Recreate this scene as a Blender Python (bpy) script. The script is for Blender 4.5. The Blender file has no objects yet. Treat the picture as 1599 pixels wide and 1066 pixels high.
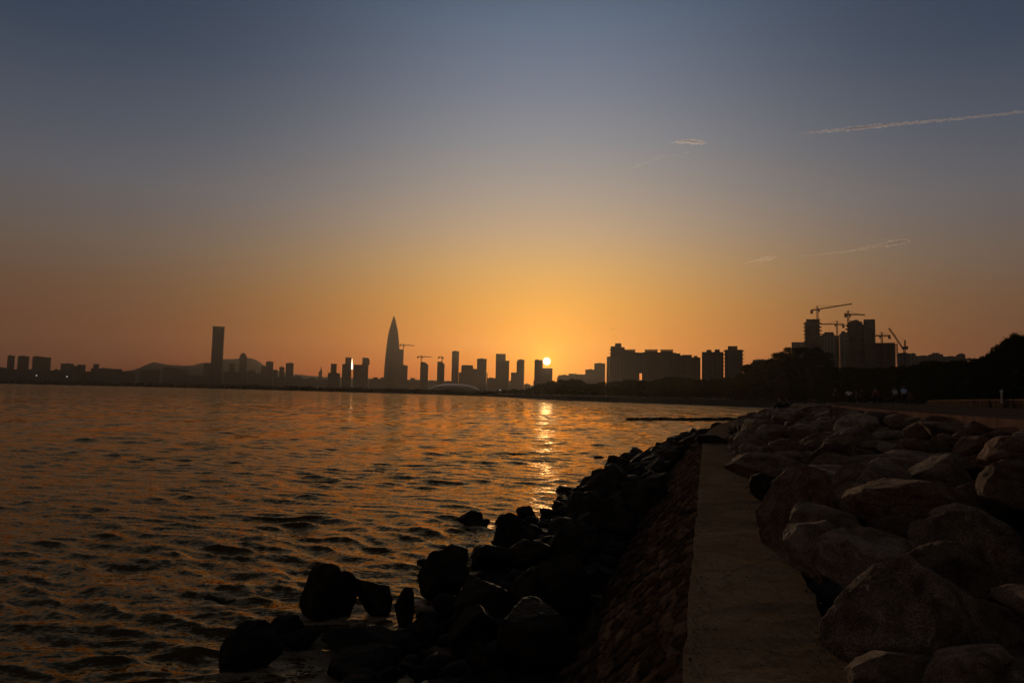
import bpy, bmesh, math, random
import numpy as np
from mathutils import Vector, Matrix
from mathutils.geometry import tessellate_polygon

R = math.radians
sc = bpy.context.scene
COL = sc.collection

# ------------------------------------------------------------------ camera
W0, H0, F = 1599.0, 1066.0, 1066.0           # photograph's pixels, focal length in the same unit
CAMZ = 3.3
PITCH = math.atan((615.1 - 533.0) / F)
ROLL = math.atan(0.022)
cam_d = bpy.data.cameras.new('camera')
cam = bpy.data.objects.new('camera', cam_d)
COL.objects.link(cam)
cam_d.sensor_width = 36.0
cam_d.lens = 36.0 * F / W0
cam_d.clip_start = 0.1
cam_d.clip_end = 80000
CM = Matrix.Rotation(math.pi / 2 + PITCH, 3, 'X') @ Matrix.Rotation(ROLL, 3, 'Z')
cam.matrix_world = Matrix.Translation((0, 0, CAMZ)) @ CM.to_4x4()
sc.camera = cam

def ray(px, py):
    return (CM @ Vector((px - W0 / 2, H0 / 2 - py, -F))).normalized()
def at_depth(px, py, Y):
    d = ray(px, py); t = Y / d.y
    return Vector((d.x * t, Y, CAMZ + d.z * t))
def at_z(px, py, z):
    d = ray(px, py); t = (z - CAMZ) / d.z
    return Vector((d.x * t, d.y * t, z))

# ------------------------------------------------------------------ sky, sun, exposure
SUN = ray(853.8, 563.9)
SUN_EL = math.asin(SUN.z)
SUN_AZ = math.atan2(SUN.x, SUN.y)            # clockwise from +Y

world = bpy.data.worlds.new('World')
sc.world = world
world.use_nodes = True
wt = world.node_tree; wt.nodes.clear()
def wn(t, **kw):
    n = wt.nodes.new(t)
    for k, v in kw.items(): setattr(n, k, v)
    return n
def wmath(op, a, b=None, c=None, clamp=False):
    n = wn('ShaderNodeMath', operation=op, use_clamp=clamp)
    for i, v in enumerate((a, b, c)):
        if v is None: continue
        if isinstance(v, (int, float)): n.inputs[i].default_value = v
        else: wt.links.new(v, n.inputs[i])
    return n.outputs[0]
def wramp(fac, stops, scale=1.0):
    n = wn('ShaderNodeValToRGB')
    cr = n.color_ramp
    cr.interpolation = 'B_SPLINE' if False else 'LINEAR'
    while len(cr.elements) > 1: cr.elements.remove(cr.elements[-1])
    for i, (p, c) in enumerate(stops):
        e = cr.elements[0] if i == 0 else cr.elements.new(p)
        e.position = p
        e.color = tuple(srgb(x) * scale for x in c) + (1,)
    wt.links.new(fac, n.inputs[0])
    return n.outputs[0]
def srgb(x):
    x = x / 255.0
    return x / 12.92 if x <= 0.04045 else ((x + 0.055) / 1.055) ** 2.4
def wmix(fac, a, b, mode='MIX'):
    n = wn('ShaderNodeMix', data_type='RGBA', blend_type=mode)
    if isinstance(fac, (int, float)): n.inputs[0].default_value = fac
    else: wt.links.new(fac, n.inputs[0])
    for s, v in ((6, a), (7, b)):
        if isinstance(v, tuple): n.inputs[s].default_value = v
        else: wt.links.new(v, n.inputs[s])
    return n.outputs[2]

geo = wn('ShaderNodeTexCoord')
nrm = wn('ShaderNodeVectorMath', operation='NORMALIZE'); wt.links.new(geo.outputs['Generated'], nrm.inputs[0])
sep = wn('ShaderNodeSeparateXYZ'); wt.links.new(nrm.outputs[0], sep.inputs[0])
X_, Y_, Z_ = sep.outputs
elev = wmath('MULTIPLY', wmath('ARCSINE', Z_), 2 / math.pi)           # 0..1 from horizon to zenith
elev = wmath('MAXIMUM', elev, 0.0)
elev = wmath('MULTIPLY', elev, 2.0, clamp=True)                         # ramp covers 0..45 degrees
sx, sy = math.sin(SUN_AZ), math.cos(SUN_AZ)
hd = wmath('ADD', wmath('MULTIPLY', X_, sx), wmath('MULTIPLY', Y_, sy))
hl = wmath('MAXIMUM', wmath('SQRT', wmath('ADD', wmath('MULTIPLY', X_, X_), wmath('MULTIPLY', Y_, Y_))), 1e-4)
caz = wmath('MAXIMUM', wmath('MINIMUM', wmath('DIVIDE', hd, hl), 0.99999), -0.99999)
azd = wmath('MULTIPLY', wmath('ARCCOSINE', caz), 180 / math.pi)         # degrees away from the sun's bearing
# sky toward the sun, 38 degrees to its side, and behind the viewer
D = lambda deg: deg / 45.0
near_sun = wramp(elev, [(0, (186, 76, 18)), (D(2), (200, 96, 22)), (D(4.5), (207, 120, 32)), (D(7.5), (203, 138, 60)), (D(10.4), (192, 148, 92)),
                        (D(13.4), (174, 149, 122)), (D(16.5), (156, 145, 135)), (D(20.3), (135, 136, 140)), (D(25), (113, 121, 137)),
                        (D(30), (91, 107, 127)), (D(36), (54, 56, 56)), (D(45), (36, 34, 30))])
side = wramp(elev, [(0, (74, 41, 29)), (D(2), (85, 50, 36)), (D(4.3), (94, 59, 43)), (D(7.3), (96, 71, 55)), (D(10.8), (95, 84, 78)), (D(15), (87, 88, 95)),
                    (D(19), (71, 79, 93)), (D(24.6), (49, 63, 82)), (D(30), (39, 52, 71)), (D(36), (36, 38, 42)), (D(45), (33, 33, 31))])
behind = wramp(elev, [(0, (78, 62, 54)), (D(10), (84, 70, 62)), (D(25), (70, 64, 62)), (D(45), (46, 45, 45))])
w1 = wmath('POWER', 2.71828, wmath('MULTIPLY', wmath('POWER', wmath('DIVIDE', azd, 19.8), 2.0), -1.0))
w2 = wmath('POWER', 2.71828, wmath('MULTIPLY', wmath('POWER', wmath('DIVIDE', azd, 75.0), 4.0), -1.0))
skyc = wmix(w2, behind, wmix(w1, side, near_sun))
# aureole and disc of the sun itself
dotn = wn('ShaderNodeVectorMath', operation='DOT_PRODUCT')
wt.links.new(nrm.outputs[0], dotn.inputs[0]); dotn.inputs[1].default_value = tuple(SUN)
ang = wmath('MULTIPLY', wmath('ARCCOSINE', wmath('MINIMUM', dotn.outputs['Value'], 0.9999999)), 180 / math.pi)
g1 = wmath('POWER', 2.71828, wmath('MULTIPLY', wmath('DIVIDE', ang, 4.0), -1.0))
g2 = wmath('POWER', 2.71828, wmath('MULTIPLY', wmath('DIVIDE', ang, 1.0), -1.0))
skyc = wmix(1.0, skyc, wmix(g1, (0, 0, 0, 1), (0.52, 0.25, 0.004, 1)), 'ADD')
skyc = wmix(1.0, skyc, wmix(g2, (0, 0, 0, 1), (0.30, 0.14, 0.01, 1)), 'ADD')
disc = wmath('SUBTRACT', 1.0, wmath('DIVIDE', wmath('SUBTRACT', ang, 0.26), 0.06), clamp=True)
skyc = wmix(1.0, skyc, wmix(disc, (0, 0, 0, 1), (5.0, 4.7, 3.6, 1)), 'ADD')
nish = wn('ShaderNodeTexSky', sky_type='NISHITA')
nish.sun_disc = False
nish.sun_elevation = SUN_EL
nish.sun_rotation = SUN_AZ
nish.dust_density = 4.0
skyc = wmix(1.0, skyc, wmix(0.004, (0, 0, 0, 1), nish.outputs[0]), 'ADD')
bg = wn('ShaderNodeBackground'); bg.inputs[1].default_value = 1.0
wt.links.new(skyc, bg.inputs[0])
wo = wn('ShaderNodeOutputWorld'); wt.links.new(bg.outputs[0], wo.inputs[0])

sun_d = bpy.data.lights.new('sun', 'SUN')
sun_d.energy = 1.05
sun_d.angle = R(0.53)
sun_d.color = (1.0, 0.71, 0.43)
sun_o = bpy.data.objects.new('sun', sun_d); COL.objects.link(sun_o)
sun_o.rotation_euler = (-SUN).to_track_quat('-Z', 'Y').to_euler()
sun_o.location = (0, 0, 60)

sc.view_settings.view_transform = 'Standard'
sc.view_settings.look = 'None'
sc.view_settings.exposure = 0.0
sc.view_settings.gamma = 1.0
sc.cycles.max_bounces = 8
sc.cycles.diffuse_bounces = 2
sc.cycles.glossy_bounces = 3
sc.cycles.volume_bounces = 8
sc.cycles.transparent_max_bounces = 12
sc.cycles.use_denoising = True
sc.cycles.sample_clamp_direct = 2.4
sc.cycles.sample_clamp_indirect = 2.0

# ------------------------------------------------------------------ helpers
def tag(o, label=None, cat=None, group=None, kind=None):
    if label: o['label'] = label
    if cat: o['category'] = cat
    if group: o['group'] = group
    if kind: o['kind'] = kind
    return o
def empty(name, loc, rz, label, cat, group=None):
    o = bpy.data.objects.new(name, None); COL.objects.link(o)
    o.location = loc; o.rotation_euler = (0, 0, rz)
    o.empty_display_size = 0.5
    return tag(o, label, cat, group)
def mesh_np(name, V, Fc, smooth=False):
    """V (n,3); Fc (m,k) array of k-gons"""
    me = bpy.data.meshes.new(name)
    V = np.asarray(V, dtype=np.float32); Fc = np.asarray(Fc, dtype=np.int32)
    m, k = Fc.shape
    me.vertices.add(len(V)); me.vertices.foreach_set('co', V.ravel())
    me.loops.add(m * k); me.loops.foreach_set('vertex_index', Fc.ravel())
    me.polygons.add(m)
    me.polygons.foreach_set('loop_start', np.arange(0, m * k, k, dtype=np.int32))
    me.polygons.foreach_set('loop_total', np.full(m, k, dtype=np.int32))
    if smooth: me.polygons.foreach_set('use_smooth', np.ones(m, dtype=bool))
    me.update(calc_edges=True)
    return me
def link(name, me, mat=None, parent=None, loc=(0, 0, 0), rot=(0, 0, 0), scale=(1, 1, 1)):
    o = bpy.data.objects.new(name, me); COL.objects.link(o)
    if mat is not None and len(me.materials) == 0: me.materials.append(mat)
    o.location = loc; o.rotation_euler = rot; o.scale = scale
    if parent is not None: o.parent = parent
    return o

class MB:
    """collects boxes, bars and tubes into one mesh"""
    def __init__(s): s.v = []; s.f = []
    def add(s, vs, fs):
        b = len(s.v); s.v += [tuple(v) for v in vs]; s.f += [tuple(i + b for i in f) for f in fs]
    def box(s, x0, x1, y0, y1, z0, z1):
        s.add([(x0,y0,z0),(x1,y0,z0),(x1,y1,z0),(x0,y1,z0),(x0,y0,z1),(x1,y0,z1),(x1,y1,z1),(x0,y1,z1)],
              [(3,2,1,0),(4,5,6,7),(0,1,5,4),(1,2,6,5),(2,3,7,6),(3,0,4,7)])
    def prism(s, pts, z0, z1s):
        n = len(pts)
        if not isinstance(z1s, (list, tuple)): z1s = [z1s] * n
        s.add([(x, y, z0) for x, y in pts] + [(x, y, z) for (x, y), z in zip(pts, z1s)],
              [tuple(range(n))[::-1], tuple(range(n, 2 * n))] + [(i, (i+1) % n, (i+1) % n + n, i + n) for i in range(n)])
    def tube(s, pts, radii, n=8, cap=True):
        pts = [Vector(p) for p in pts]
        b = len(s.v)
        if not isinstance(radii, (list, tuple)): radii = [radii] * len(pts)
        for i, p in enumerate(pts):
            d = (pts[min(i+1, len(pts)-1)] - pts[max(i-1, 0)]).normalized()
            a = d.cross(Vector((0, 0, 1)) if abs(d.z) < 0.95 else Vector((1, 0, 0))).normalized()
            c = d.cross(a)
            for j in range(n):
                t = 2 * math.pi * j / n
                s.v.append(tuple(p + (a * math.cos(t) + c * math.sin(t)) * radii[i]))
        for i in range(len(pts) - 1):
            for j in range(n):
                s.f.append((b+i*n+j, b+i*n+(j+1)%n, b+(i+1)*n+(j+1)%n, b+(i+1)*n+j))
        if cap:
            s.f.append(tuple(b + j for j in range(n))[::-1])
            s.f.append(tuple(b + (len(pts)-1)*n + j for j in range(n)))
    def bar(s, p, q, w): s.tube([p, q], w, 4)
    def build(s, name, mat, parent=None, loc=(0,0,0), smooth=False):
        me = bpy.data.meshes.new(name)
        me.from_pydata(s.v, [], s.f)
        if smooth:
            for p in me.polygons: p.use_smooth = True
        me.update()
        return link(name, me, mat, parent, loc)

# ---- materials
def mat_new(name):
    m = bpy.data.materials.new(name); m.use_nodes = True
    nt = m.node_tree
    return m, nt, nt.nodes['Principled BSDF']
def N(nt, t, **kw):
    n = nt.nodes.new(t)
    for k, v in kw.items():
        if k.startswith('i_'): n.inputs[k[2:].replace('_', ' ')].default_value = v
        else: setattr(n, k, v)
    return n
def ramp(nt, fac, stops):
    n = nt.nodes.new('ShaderNodeValToRGB'); cr = n.color_ramp
    while len(cr.elements) > 1: cr.elements.remove(cr.elements[-1])
    for i, (p, c) in enumerate(stops):
        e = cr.elements[0] if i == 0 else cr.elements.new(p)
        e.position = p; e.color = (c + (1,)) if len(c) == 3 else c
    nt.links.new(fac, n.inputs[0]); return n.outputs[0]
def plain(name, c, rough=0.8, spec=0.3, metal=0.0, var=0.25, scale=3.0):
    m, nt, p = mat_new(name)
    tc = N(nt, 'ShaderNodeTexCoord')
    nz = N(nt, 'ShaderNodeTexNoise', i_Scale=scale, i_Detail=5.0)
    nt.links.new(tc.outputs['Object'], nz.inputs['Vector'])
    a = tuple(x * (1 - var) for x in c); b = tuple(min(1, x * (1 + var)) for x in c)
    nt.links.new(ramp(nt, nz.outputs['Fac'], [(0.3, a), (0.7, b)]), p.inputs['Base Color'])
    p.inputs['Roughness'].default_value = rough
    p.inputs['Specular IOR Level'].default_value = spec
    p.inputs['Metallic'].default_value = metal
    return m
def rock_mat(name, cols, rough=0.85, spec=0.2, bump=0.6, bscale=1.0):
    m, nt, p = mat_new(name)
    tc = N(nt, 'ShaderNodeTexCoord'); oi = N(nt, 'ShaderNodeObjectInfo')
    off = N(nt, 'ShaderNodeVectorMath', operation='MULTIPLY_ADD')
    nt.links.new(oi.outputs['Random'], off.inputs[0]); off.inputs[1].default_value = (31, 17, 23)
    nt.links.new(tc.outputs['Object'], off.inputs[2])
    big = N(nt, 'ShaderNodeTexNoise', i_Scale=1.7 * bscale, i_Detail=6.0, i_Roughness=0.62, i_Distortion=0.6)
    fine = N(nt, 'ShaderNodeTexNoise', i_Scale=34.0 * bscale, i_Detail=4.0, i_Roughness=0.7)
    vor = N(nt, 'ShaderNodeTexVoronoi', i_Scale=60.0 * bscale)
    for n in (big, fine, vor): nt.links.new(off.outputs[0], n.inputs['Vector'])
    base = ramp(nt, big.outputs['Fac'], [(0.28, cols[0]), (0.45, cols[1]), (0.58, cols[2]), (0.74, cols[3])])
    speck = ramp(nt, fine.outputs['Fac'], [(0.34, (0.32, 0.32, 0.32)), (0.5, (1, 1, 1)), (0.66, (1.75, 1.65, 1.55))])
    mx = N(nt, 'ShaderNodeMix', data_type='RGBA', blend_type='MULTIPLY'); mx.inputs[0].default_value = 1.0
    nt.links.new(base, mx.inputs[6]); nt.links.new(speck, mx.inputs[7])
    # each stone a little lighter or darker than the next
    rnd = N(nt, 'ShaderNodeMapRange'); nt.links.new(oi.outputs['Random'], rnd.inputs[0])
    rnd.inputs[3].default_value = 0.6; rnd.inputs[4].default_value = 1.35
    mv = N(nt, 'ShaderNodeVectorMath', operation='SCALE')
    nt.links.new(mx.outputs[2], mv.inputs[0]); nt.links.new(rnd.outputs[0], mv.inputs['Scale'])
    nt.links.new(mv.outputs[0], p.inputs['Base Color'])
    p.inputs['Roughness'].default_value = rough; p.inputs['Specular IOR Level'].default_value = spec
    med = N(nt, 'ShaderNodeTexNoise', i_Scale=7.0 * bscale, i_Detail=8.0, i_Roughness=0.65)
    nt.links.new(off.outputs[0], med.inputs['Vector'])
    ad = N(nt, 'ShaderNodeMath', operation='MULTIPLY_ADD'); ad.inputs[1].default_value = 0.25
    nt.links.new(fine.outputs['Fac'], ad.inputs[0]); nt.links.new(med.outputs['Fac'], ad.inputs[2])
    wp = N(nt, 'ShaderNodeMix', data_type='RGBA', blend_type='LINEAR_LIGHT'); wp.inputs[0].default_value = 0.3
    nt.links.new(off.outputs[0], wp.inputs[6]); nt.links.new(med.outputs['Color'], wp.inputs[7])
    vk = N(nt, 'ShaderNodeTexVoronoi', feature='DISTANCE_TO_EDGE', i_Scale=1.5 * bscale); nt.links.new(wp.outputs[2], vk.inputs['Vector'])
    ck = ramp(nt, vk.outputs['Distance'], [(0.0, (0, 0, 0)), (0.05, (1, 1, 1))])
    ac = N(nt, 'ShaderNodeMath', operation='MULTIPLY_ADD'); ac.inputs[1].default_value = 0.35
    nt.links.new(ck, ac.inputs[0]); nt.links.new(ad.outputs[0], ac.inputs[2])
    bp = N(nt, 'ShaderNodeBump'); bp.inputs['Strength'].default_value = bump; bp.inputs['Distance'].default_value = 0.16
    nt.links.new(ac.outputs[0], bp.inputs['Height']); nt.links.new(bp.outputs[0], p.inputs['Normal'])
    return m

M = {}
M['granite'] = rock_mat('granite', [(0.15, 0.09, 0.066), (0.32, 0.235, 0.18), (0.46, 0.36, 0.29), (0.5, 0.29, 0.18)], bump=1.0, spec=0.02)
M['granite_red'] = rock_mat('granite_red', [(0.13, 0.065, 0.045), (0.27, 0.155, 0.11), (0.35, 0.25, 0.19), (0.30, 0.12, 0.08)], bump=1.0, spec=0.02)
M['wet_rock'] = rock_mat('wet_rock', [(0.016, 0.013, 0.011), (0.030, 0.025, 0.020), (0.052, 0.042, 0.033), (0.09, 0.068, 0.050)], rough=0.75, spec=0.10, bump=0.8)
M['soil'] = plain('soil', (0.03, 0.026, 0.02), scale=2.0)
M['land'] = plain('land', (0.035, 0.035, 0.028), scale=0.05)
M['seawall'] = plain('seawall', (0.06, 0.055, 0.05), scale=0.6, var=0.35, spec=0.0)
M['promenade'] = plain('promenade', (0.12, 0.085, 0.065), scale=0.8, spec=0.0, rough=1.0)
M['kerb'] = plain('kerb_stone', (0.17, 0.10, 0.078), scale=3.0, spec=0.0)
M['grass'] = plain('grass', (0.06, 0.062, 0.02), scale=0.7, var=0.5, spec=0.0, rough=1.0)
M['bark'] = plain('bark', (0.05, 0.04, 0.03), scale=6)
M['leaf'] = plain('leaf', (0.042, 0.052, 0.018), scale=0.35, var=0.5, rough=0.9, spec=0.0)
M['leaf_dark'] = plain('leaf_dark', (0.028, 0.036, 0.014), scale=0.35, var=0.5, rough=0.9, spec=0.0)
M['mangrove'] = plain('mangrove', (0.02, 0.024, 0.014), scale=0.02, var=0.4)
M['hill'] = plain('hill', (0.05, 0.055, 0.045), scale=0.004, var=0.3)
M['steel'] = plain('crane_steel', (0.10, 0.06, 0.03), rough=0.6)
M['steel_blue'] = plain('crane_blue', (0.05, 0.08, 0.12), rough=0.6)
M['rail'] = plain('rail_metal', (0.08, 0.08, 0.08), rough=0.5)
M['white_post'] = plain('white_post', (0.55, 0.53, 0.50))
M['bird'] = plain('bird_dark', (0.02, 0.02, 0.02))

def facade(name, wall, glass, sx, sz, rough=0.25):
    """rows and columns of windows, one grid cell each, on every side of a tower"""
    m, nt, p = mat_new(name)
    tc = N(nt, 'ShaderNodeTexCoord')
    sp = N(nt, 'ShaderNodeSeparateXYZ'); nt.links.new(tc.outputs['Object'], sp.inputs[0])
    su = N(nt, 'ShaderNodeMath', operation='ADD'); nt.links.new(sp.outputs[0], su.inputs[0]); nt.links.new(sp.outputs[1], su.inputs[1])
    cb = N(nt, 'ShaderNodeCombineXYZ'); nt.links.new(su.outputs[0], cb.inputs[0]); nt.links.new(sp.outputs[2], cb.inputs[1])
    br = N(nt, 'ShaderNodeTexBrick'); br.offset = 0.0; br.offset_frequency = 1
    nt.links.new(cb.outputs[0], br.inputs['Vector'])
    br.inputs['Scale'].default_value = 1.0
    br.inputs['Brick Width'].default_value = sx; br.inputs['Row Height'].default_value = sz
    br.inputs['Mortar Size'].default_value = 0.16 * sz; br.inputs['Mortar Smooth'].default_value = 0.0
    br.inputs['Color1'].default_value = glass + (1,)
    br.inputs['Color2'].default_value = tuple(g * 1.6 for g in glass) + (1,)
    br.inputs['Mortar'].default_value = wall + (1,)
    nt.links.new(br.outputs['Color'], p.inputs['Base Color'])
    mr = N(nt, 'ShaderNodeMapRange'); nt.links.new(br.outputs['Fac'], mr.inputs[0])
    mr.inputs[3].default_value = rough; mr.inputs[4].default_value = 0.85
    nt.links.new(mr.outputs[0], p.inputs['Roughness'])
    p.inputs['Specular IOR Level'].default_value = 0.35
    return m
M['concrete_tower'] = facade('concrete_tower', (0.16, 0.15, 0.14), (0.03, 0.032, 0.036), 6.0, 6.4, 0.4)
M['glass_tower'] = facade('glass_tower', (0.07, 0.075, 0.085), (0.03, 0.036, 0.045), 4.5, 8.0, 0.3)
M['pale_flats'] = facade('pale_flats', (0.22, 0.205, 0.19), (0.04, 0.042, 0.048), 4.2, 3.2, 0.4)
M['grey_flats'] = facade('grey_flats', (0.13, 0.13, 0.135), (0.035, 0.037, 0.045), 4.0, 3.2, 0.4)
M['raw_concrete'] = plain('raw_concrete', (0.12, 0.11, 0.10), scale=0.1)
M['dome_metal'] = plain('dome_metal', (0.22, 0.20, 0.20), scale=0.05, rough=0.4, var=0.1)
m_, nt_, p_ = mat_new('mirror_glass'); M['mirror_glass'] = m_
p_.inputs['Base Color'].default_value = (0.05, 0.05, 0.05, 1); p_.inputs['Roughness'].default_value = 0.06
p_.inputs['Specular IOR Level'].default_value = 0.6
m_, nt_, p_ = mat_new('lamp_glow'); M['lamp_glow'] = m_
p_.inputs['Emission Color'].default_value = (1.0, 0.95, 0.85, 1); p_.inputs['Emission Strength'].default_value = 0.7

# ------------------------------------------------------------------ plan of the shore (metres; water level z = 0)
PZ = 1.7                                     # lower path
PROM = 3.08                                  # promenade
def path_x(d): return 0.286 * d + 0.39 + (0.003 * (d - 25) ** 2 if d > 25 else 0.0)
KERB = [(3.0, -8), (4.6, 0), (5.9, 5), (7.2, 9.7), (9.6, 17), (14.6, 30), (21.5, 46), (29, 60), (37, 76), (48, 95), (70, 135), (93, 180), (110, 228),
        (118, 264), (116, 295), (106, 311), (73, 380), (42, 441), (20, 532)]
TOE = [(24, 68), (38, 95), (60, 140), (82, 185), (98, 230), (105, 262), (104, 285), (98, 300), (69, 370), (40, 430), (18, 520)]
LANDW = [(18, -8), (22, 8), (26, 22), (31.4, 40), (40, 60), (53, 85), (70, 115), (92, 150), (112, 185), (128, 230),
         (134, 268), (130, 305), (115, 328), (80, 396), (48, 458), (26, 548)]
def lerp_poly(P, d):
    for (x0, y0), (x1, y1) in zip(P, P[1:]):
        if y0 <= d <= y1: return x0 + (x1 - x0) * (d - y0) / (y1 - y0)
    return P[-1][0]

# ------------------------------------------------------------------ numpy noise made of random plane waves
def wave_noise(P, seed, freq, n=14):
    rg = np.random.RandomState(seed)
    d = rg.normal(size=(n, P.shape[1])); d /= np.linalg.norm(d, axis=1)[:, None]
    f = freq * rg.uniform(0.6, 1.5, n); ph = rg.uniform(0, 6.283, n)
    return np.sin(P @ (d * f[:, None]).T + ph).sum(1) / math.sqrt(n)

# ------------------------------------------------------------------ rocks: data first, the water needs their places
ICO = {}
def ico(sub):
    if sub not in ICO:
        bm = bmesh.new(); bmesh.ops.create_icosphere(bm, subdivisions=sub, radius=1.0)
        ICO[sub] = (np.array([v.co[:] for v in bm.verts]), np.array([[v.index for v in f.verts] for f in bm.faces]))
        bm.free()
    return ICO[sub]
def rock_mesh(name, seed, sub=5, planes=13, tight=(0.5, 0.86), rough=0.022, squash=1.0, hard=0.985, chips=46, chipd=0.13):
    V, Fc = ico(sub); V = V.copy()
    rg = np.random.RandomState(seed)
    V *= (1 + 0.10 * wave_noise(V, seed + 1, 1.8, 8))[:, None]
    for _ in range(planes):
        n = rg.normal(size=3); n[2] *= 0.8; n /= np.linalg.norm(n)
        dd = rg.uniform(*tight)
        # the cut face is slightly bent, like split stone
        t = V @ n + 0.035 * wave_noise(V, seed * 3 + _, 3.0, 6)
        over = np.maximum(t - dd, 0)
        V -= (over * hard)[:, None] * n[None]
    for _ in range(chips):
        n = rg.normal(size=3); n /= np.linalg.norm(n)
        t = V @ n; dd = t.max() - rg.uniform(0.012, chipd)
        over = np.maximum(t + 0.012 * np.sin(V[:, (_ % 3)] * 9 + _) - dd, 0)
        V -= over[:, None] * n[None]
    nn = V / np.linalg.norm(V, axis=1)[:, None]
    ridge = 1 - np.abs(wave_noise(V, seed + 3, 8, 10))
    a = rough * (0.8 * wave_noise(V, seed + 2, 5) + 0.5 * ridge + 0.4 * np.abs(wave_noise(V, seed + 4, 17)) + 0.22 * wave_noise(V, seed + 6, 36))
    if sub >= 6: a += rough * 0.25 * np.abs(wave_noise(V, seed + 5, 70, 20))
    V += nn * a[:, None]
    lo, hi = V.min(0), V.max(0)
    V = (V - (lo + hi) / 2) / ((hi - lo) / 2)          # fills -1..1 on every axis
    V[:, 2] *= squash
    return mesh_np(name, V, Fc, True)

rng = random.Random(7)
ROCKS = []           # (x, y, z, sx, sy, sz, rz, tilt, mesh key, mat, name, label, group)
def hero(px, py, wpx, hpx, Y, mat, label, seed, lift=1.25, deep=0.9, group=None, name='boulder', rz=None, zmin=None, tilt=0.0):
    """centre pixel and pixel size -> a stone of real size at distance Y"""
    c = at_depth(px, py, Y)
    w = wpx * Y / F; h = hpx * Y / F * lift
    ROCKS.append(dict(x=c.x, y=Y + w * deep * 0.3, z=c.z - (h - hpx * Y / F) / 2, sx=w / 2 * 1.02, sy=w / 2 * deep, sz=h / 2,
                      rz=rz if rz is not None else -math.atan2(c.x, c.y), tilt=tilt, seed=seed, mat=mat, label=label, group=group, name=name, hero=True))
g_bank = 'pale boulders of the rock bank beside the path'
hero(1450, 968, 245, 158, 3.6, 'granite', 'largest pale granite boulder overhanging the path at the bottom right', 11, deep=0.8, tilt=0.16, group=g_bank)
hero(1490, 925, 130, 150, 3.9, 'granite', 'grey boulder with a pointed orange tip leaning behind the largest bottom right boulder', 12, group=g_bank)
hero(1385, 880, 165, 90, 4.75, 'granite', 'rounded grey boulder right behind the largest bottom right boulder', 13, group=g_bank)
hero(1292, 860, 104, 82, 5.2, 'granite', 'small angular boulder beside the dark gap at the path edge', 14, group=g_bank)
hero(1306, 822, 110, 58, 5.9, 'granite', 'flat pale boulder lying on the small angular one at the path edge', 15, group=g_bank)
hero(1540, 870, 165, 135, 4.8, 'granite', 'broad grey boulder at the right edge above the bottom right corner', 16, group=g_bank)
hero(1420, 838, 95, 55, 5.8, 'granite_red', 'dark low boulder wedged between the rounded grey one and the broad one', 17, group=g_bank)
hero(1470, 800, 225, 95, 6.5, 'granite_red', 'long reddish boulder sloping down to the left in the middle of the bank', 18, group=g_bank, tilt=0.15)
hero(1258, 790, 124, 120, 7.4, 'granite_red', 'red brown rounded boulder where the path edge narrows', 19, group=g_bank)
hero(1388, 765, 130, 75, 8.0, 'granite', 'grey boulder with a smooth slanting face behind the red brown one', 20, group=g_bank)
hero(1560, 790, 130, 85, 7.0, 'granite_red', 'big brown boulder at the right edge halfway up the bank', 21, group=g_bank)
hero(1207, 728, 128, 42, 10.8, 'granite', 'flat slab with a pointed tip jutting over the path', 22, group=g_bank, deep=0.7, tilt=-0.1)
hero(1191, 757, 34, 36, 9.2, 'wet_rock', 'small black stone in the shadow under the jutting slab', 23, group=g_bank)
hero(1178, 690, 56, 38, 16.5, 'granite', 'square brown boulder at the far end of the open path', 24, group=g_bank)
hero(1180, 707, 42, 26, 14.0, 'granite', 'small pale round stone between the square boulder and the jutting slab', 25, group=g_bank)
hero(1373, 727, 90, 34, 10.4, 'granite', 'low light boulder in the middle of the bank behind the smooth slanting one', 26, group=g_bank)
hero(1455, 727, 130, 42, 9.4, 'granite', 'wide flat boulder right of the low light boulder', 27, group=g_bank)
hero(1556, 730, 110, 50, 8.6, 'granite_red', 'dark brown block at the right edge below the wall of the promenade', 28, group=g_bank)
hero(1300, 712, 70, 38, 11.8, 'granite_red', 'short reddish boulder beyond the jutting slab', 29, group=g_bank)
hero(1335, 690, 120, 28, 14.5, 'granite', 'long low slab two thirds up the bank', 30, group=g_bank)
hero(1506, 690, 72, 32, 12.5, 'granite', 'brown boulder with a crease near the kerb on the right', 31, group=g_bank)
hero(1400, 685, 90, 26, 13.5, 'granite', 'pale flat stone left of the creased brown boulder', 32, group=g_bank)
hero(1440, 700, 85, 30, 11.8, 'granite', 'grey stone below the pale flat one near the kerb', 33, group=g_bank)
hero(1568, 690, 90, 36, 10.8, 'granite', 'grey brown boulder just below the kerb at the right edge', 34, group=g_bank)
hero(1238, 700, 60, 30, 14.2, 'granite_red', 'dark red stone right of the small pale round one', 35, group=g_bank)
hero(1580, 1010, 110, 120, 3.6, 'granite', 'dark boulder cut off by the bottom right corner of the picture', 36, group=g_bank)
hero(1535, 1055, 120, 80, 3.1, 'granite', 'low boulder in shadow at the bottom edge of the picture', 37, group=g_bank)
hero(1330, 765, 60, 40, 8.6, 'granite', 'small light stone tucked between the red brown boulder and the slanting one', 38, group=g_bank)

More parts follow.
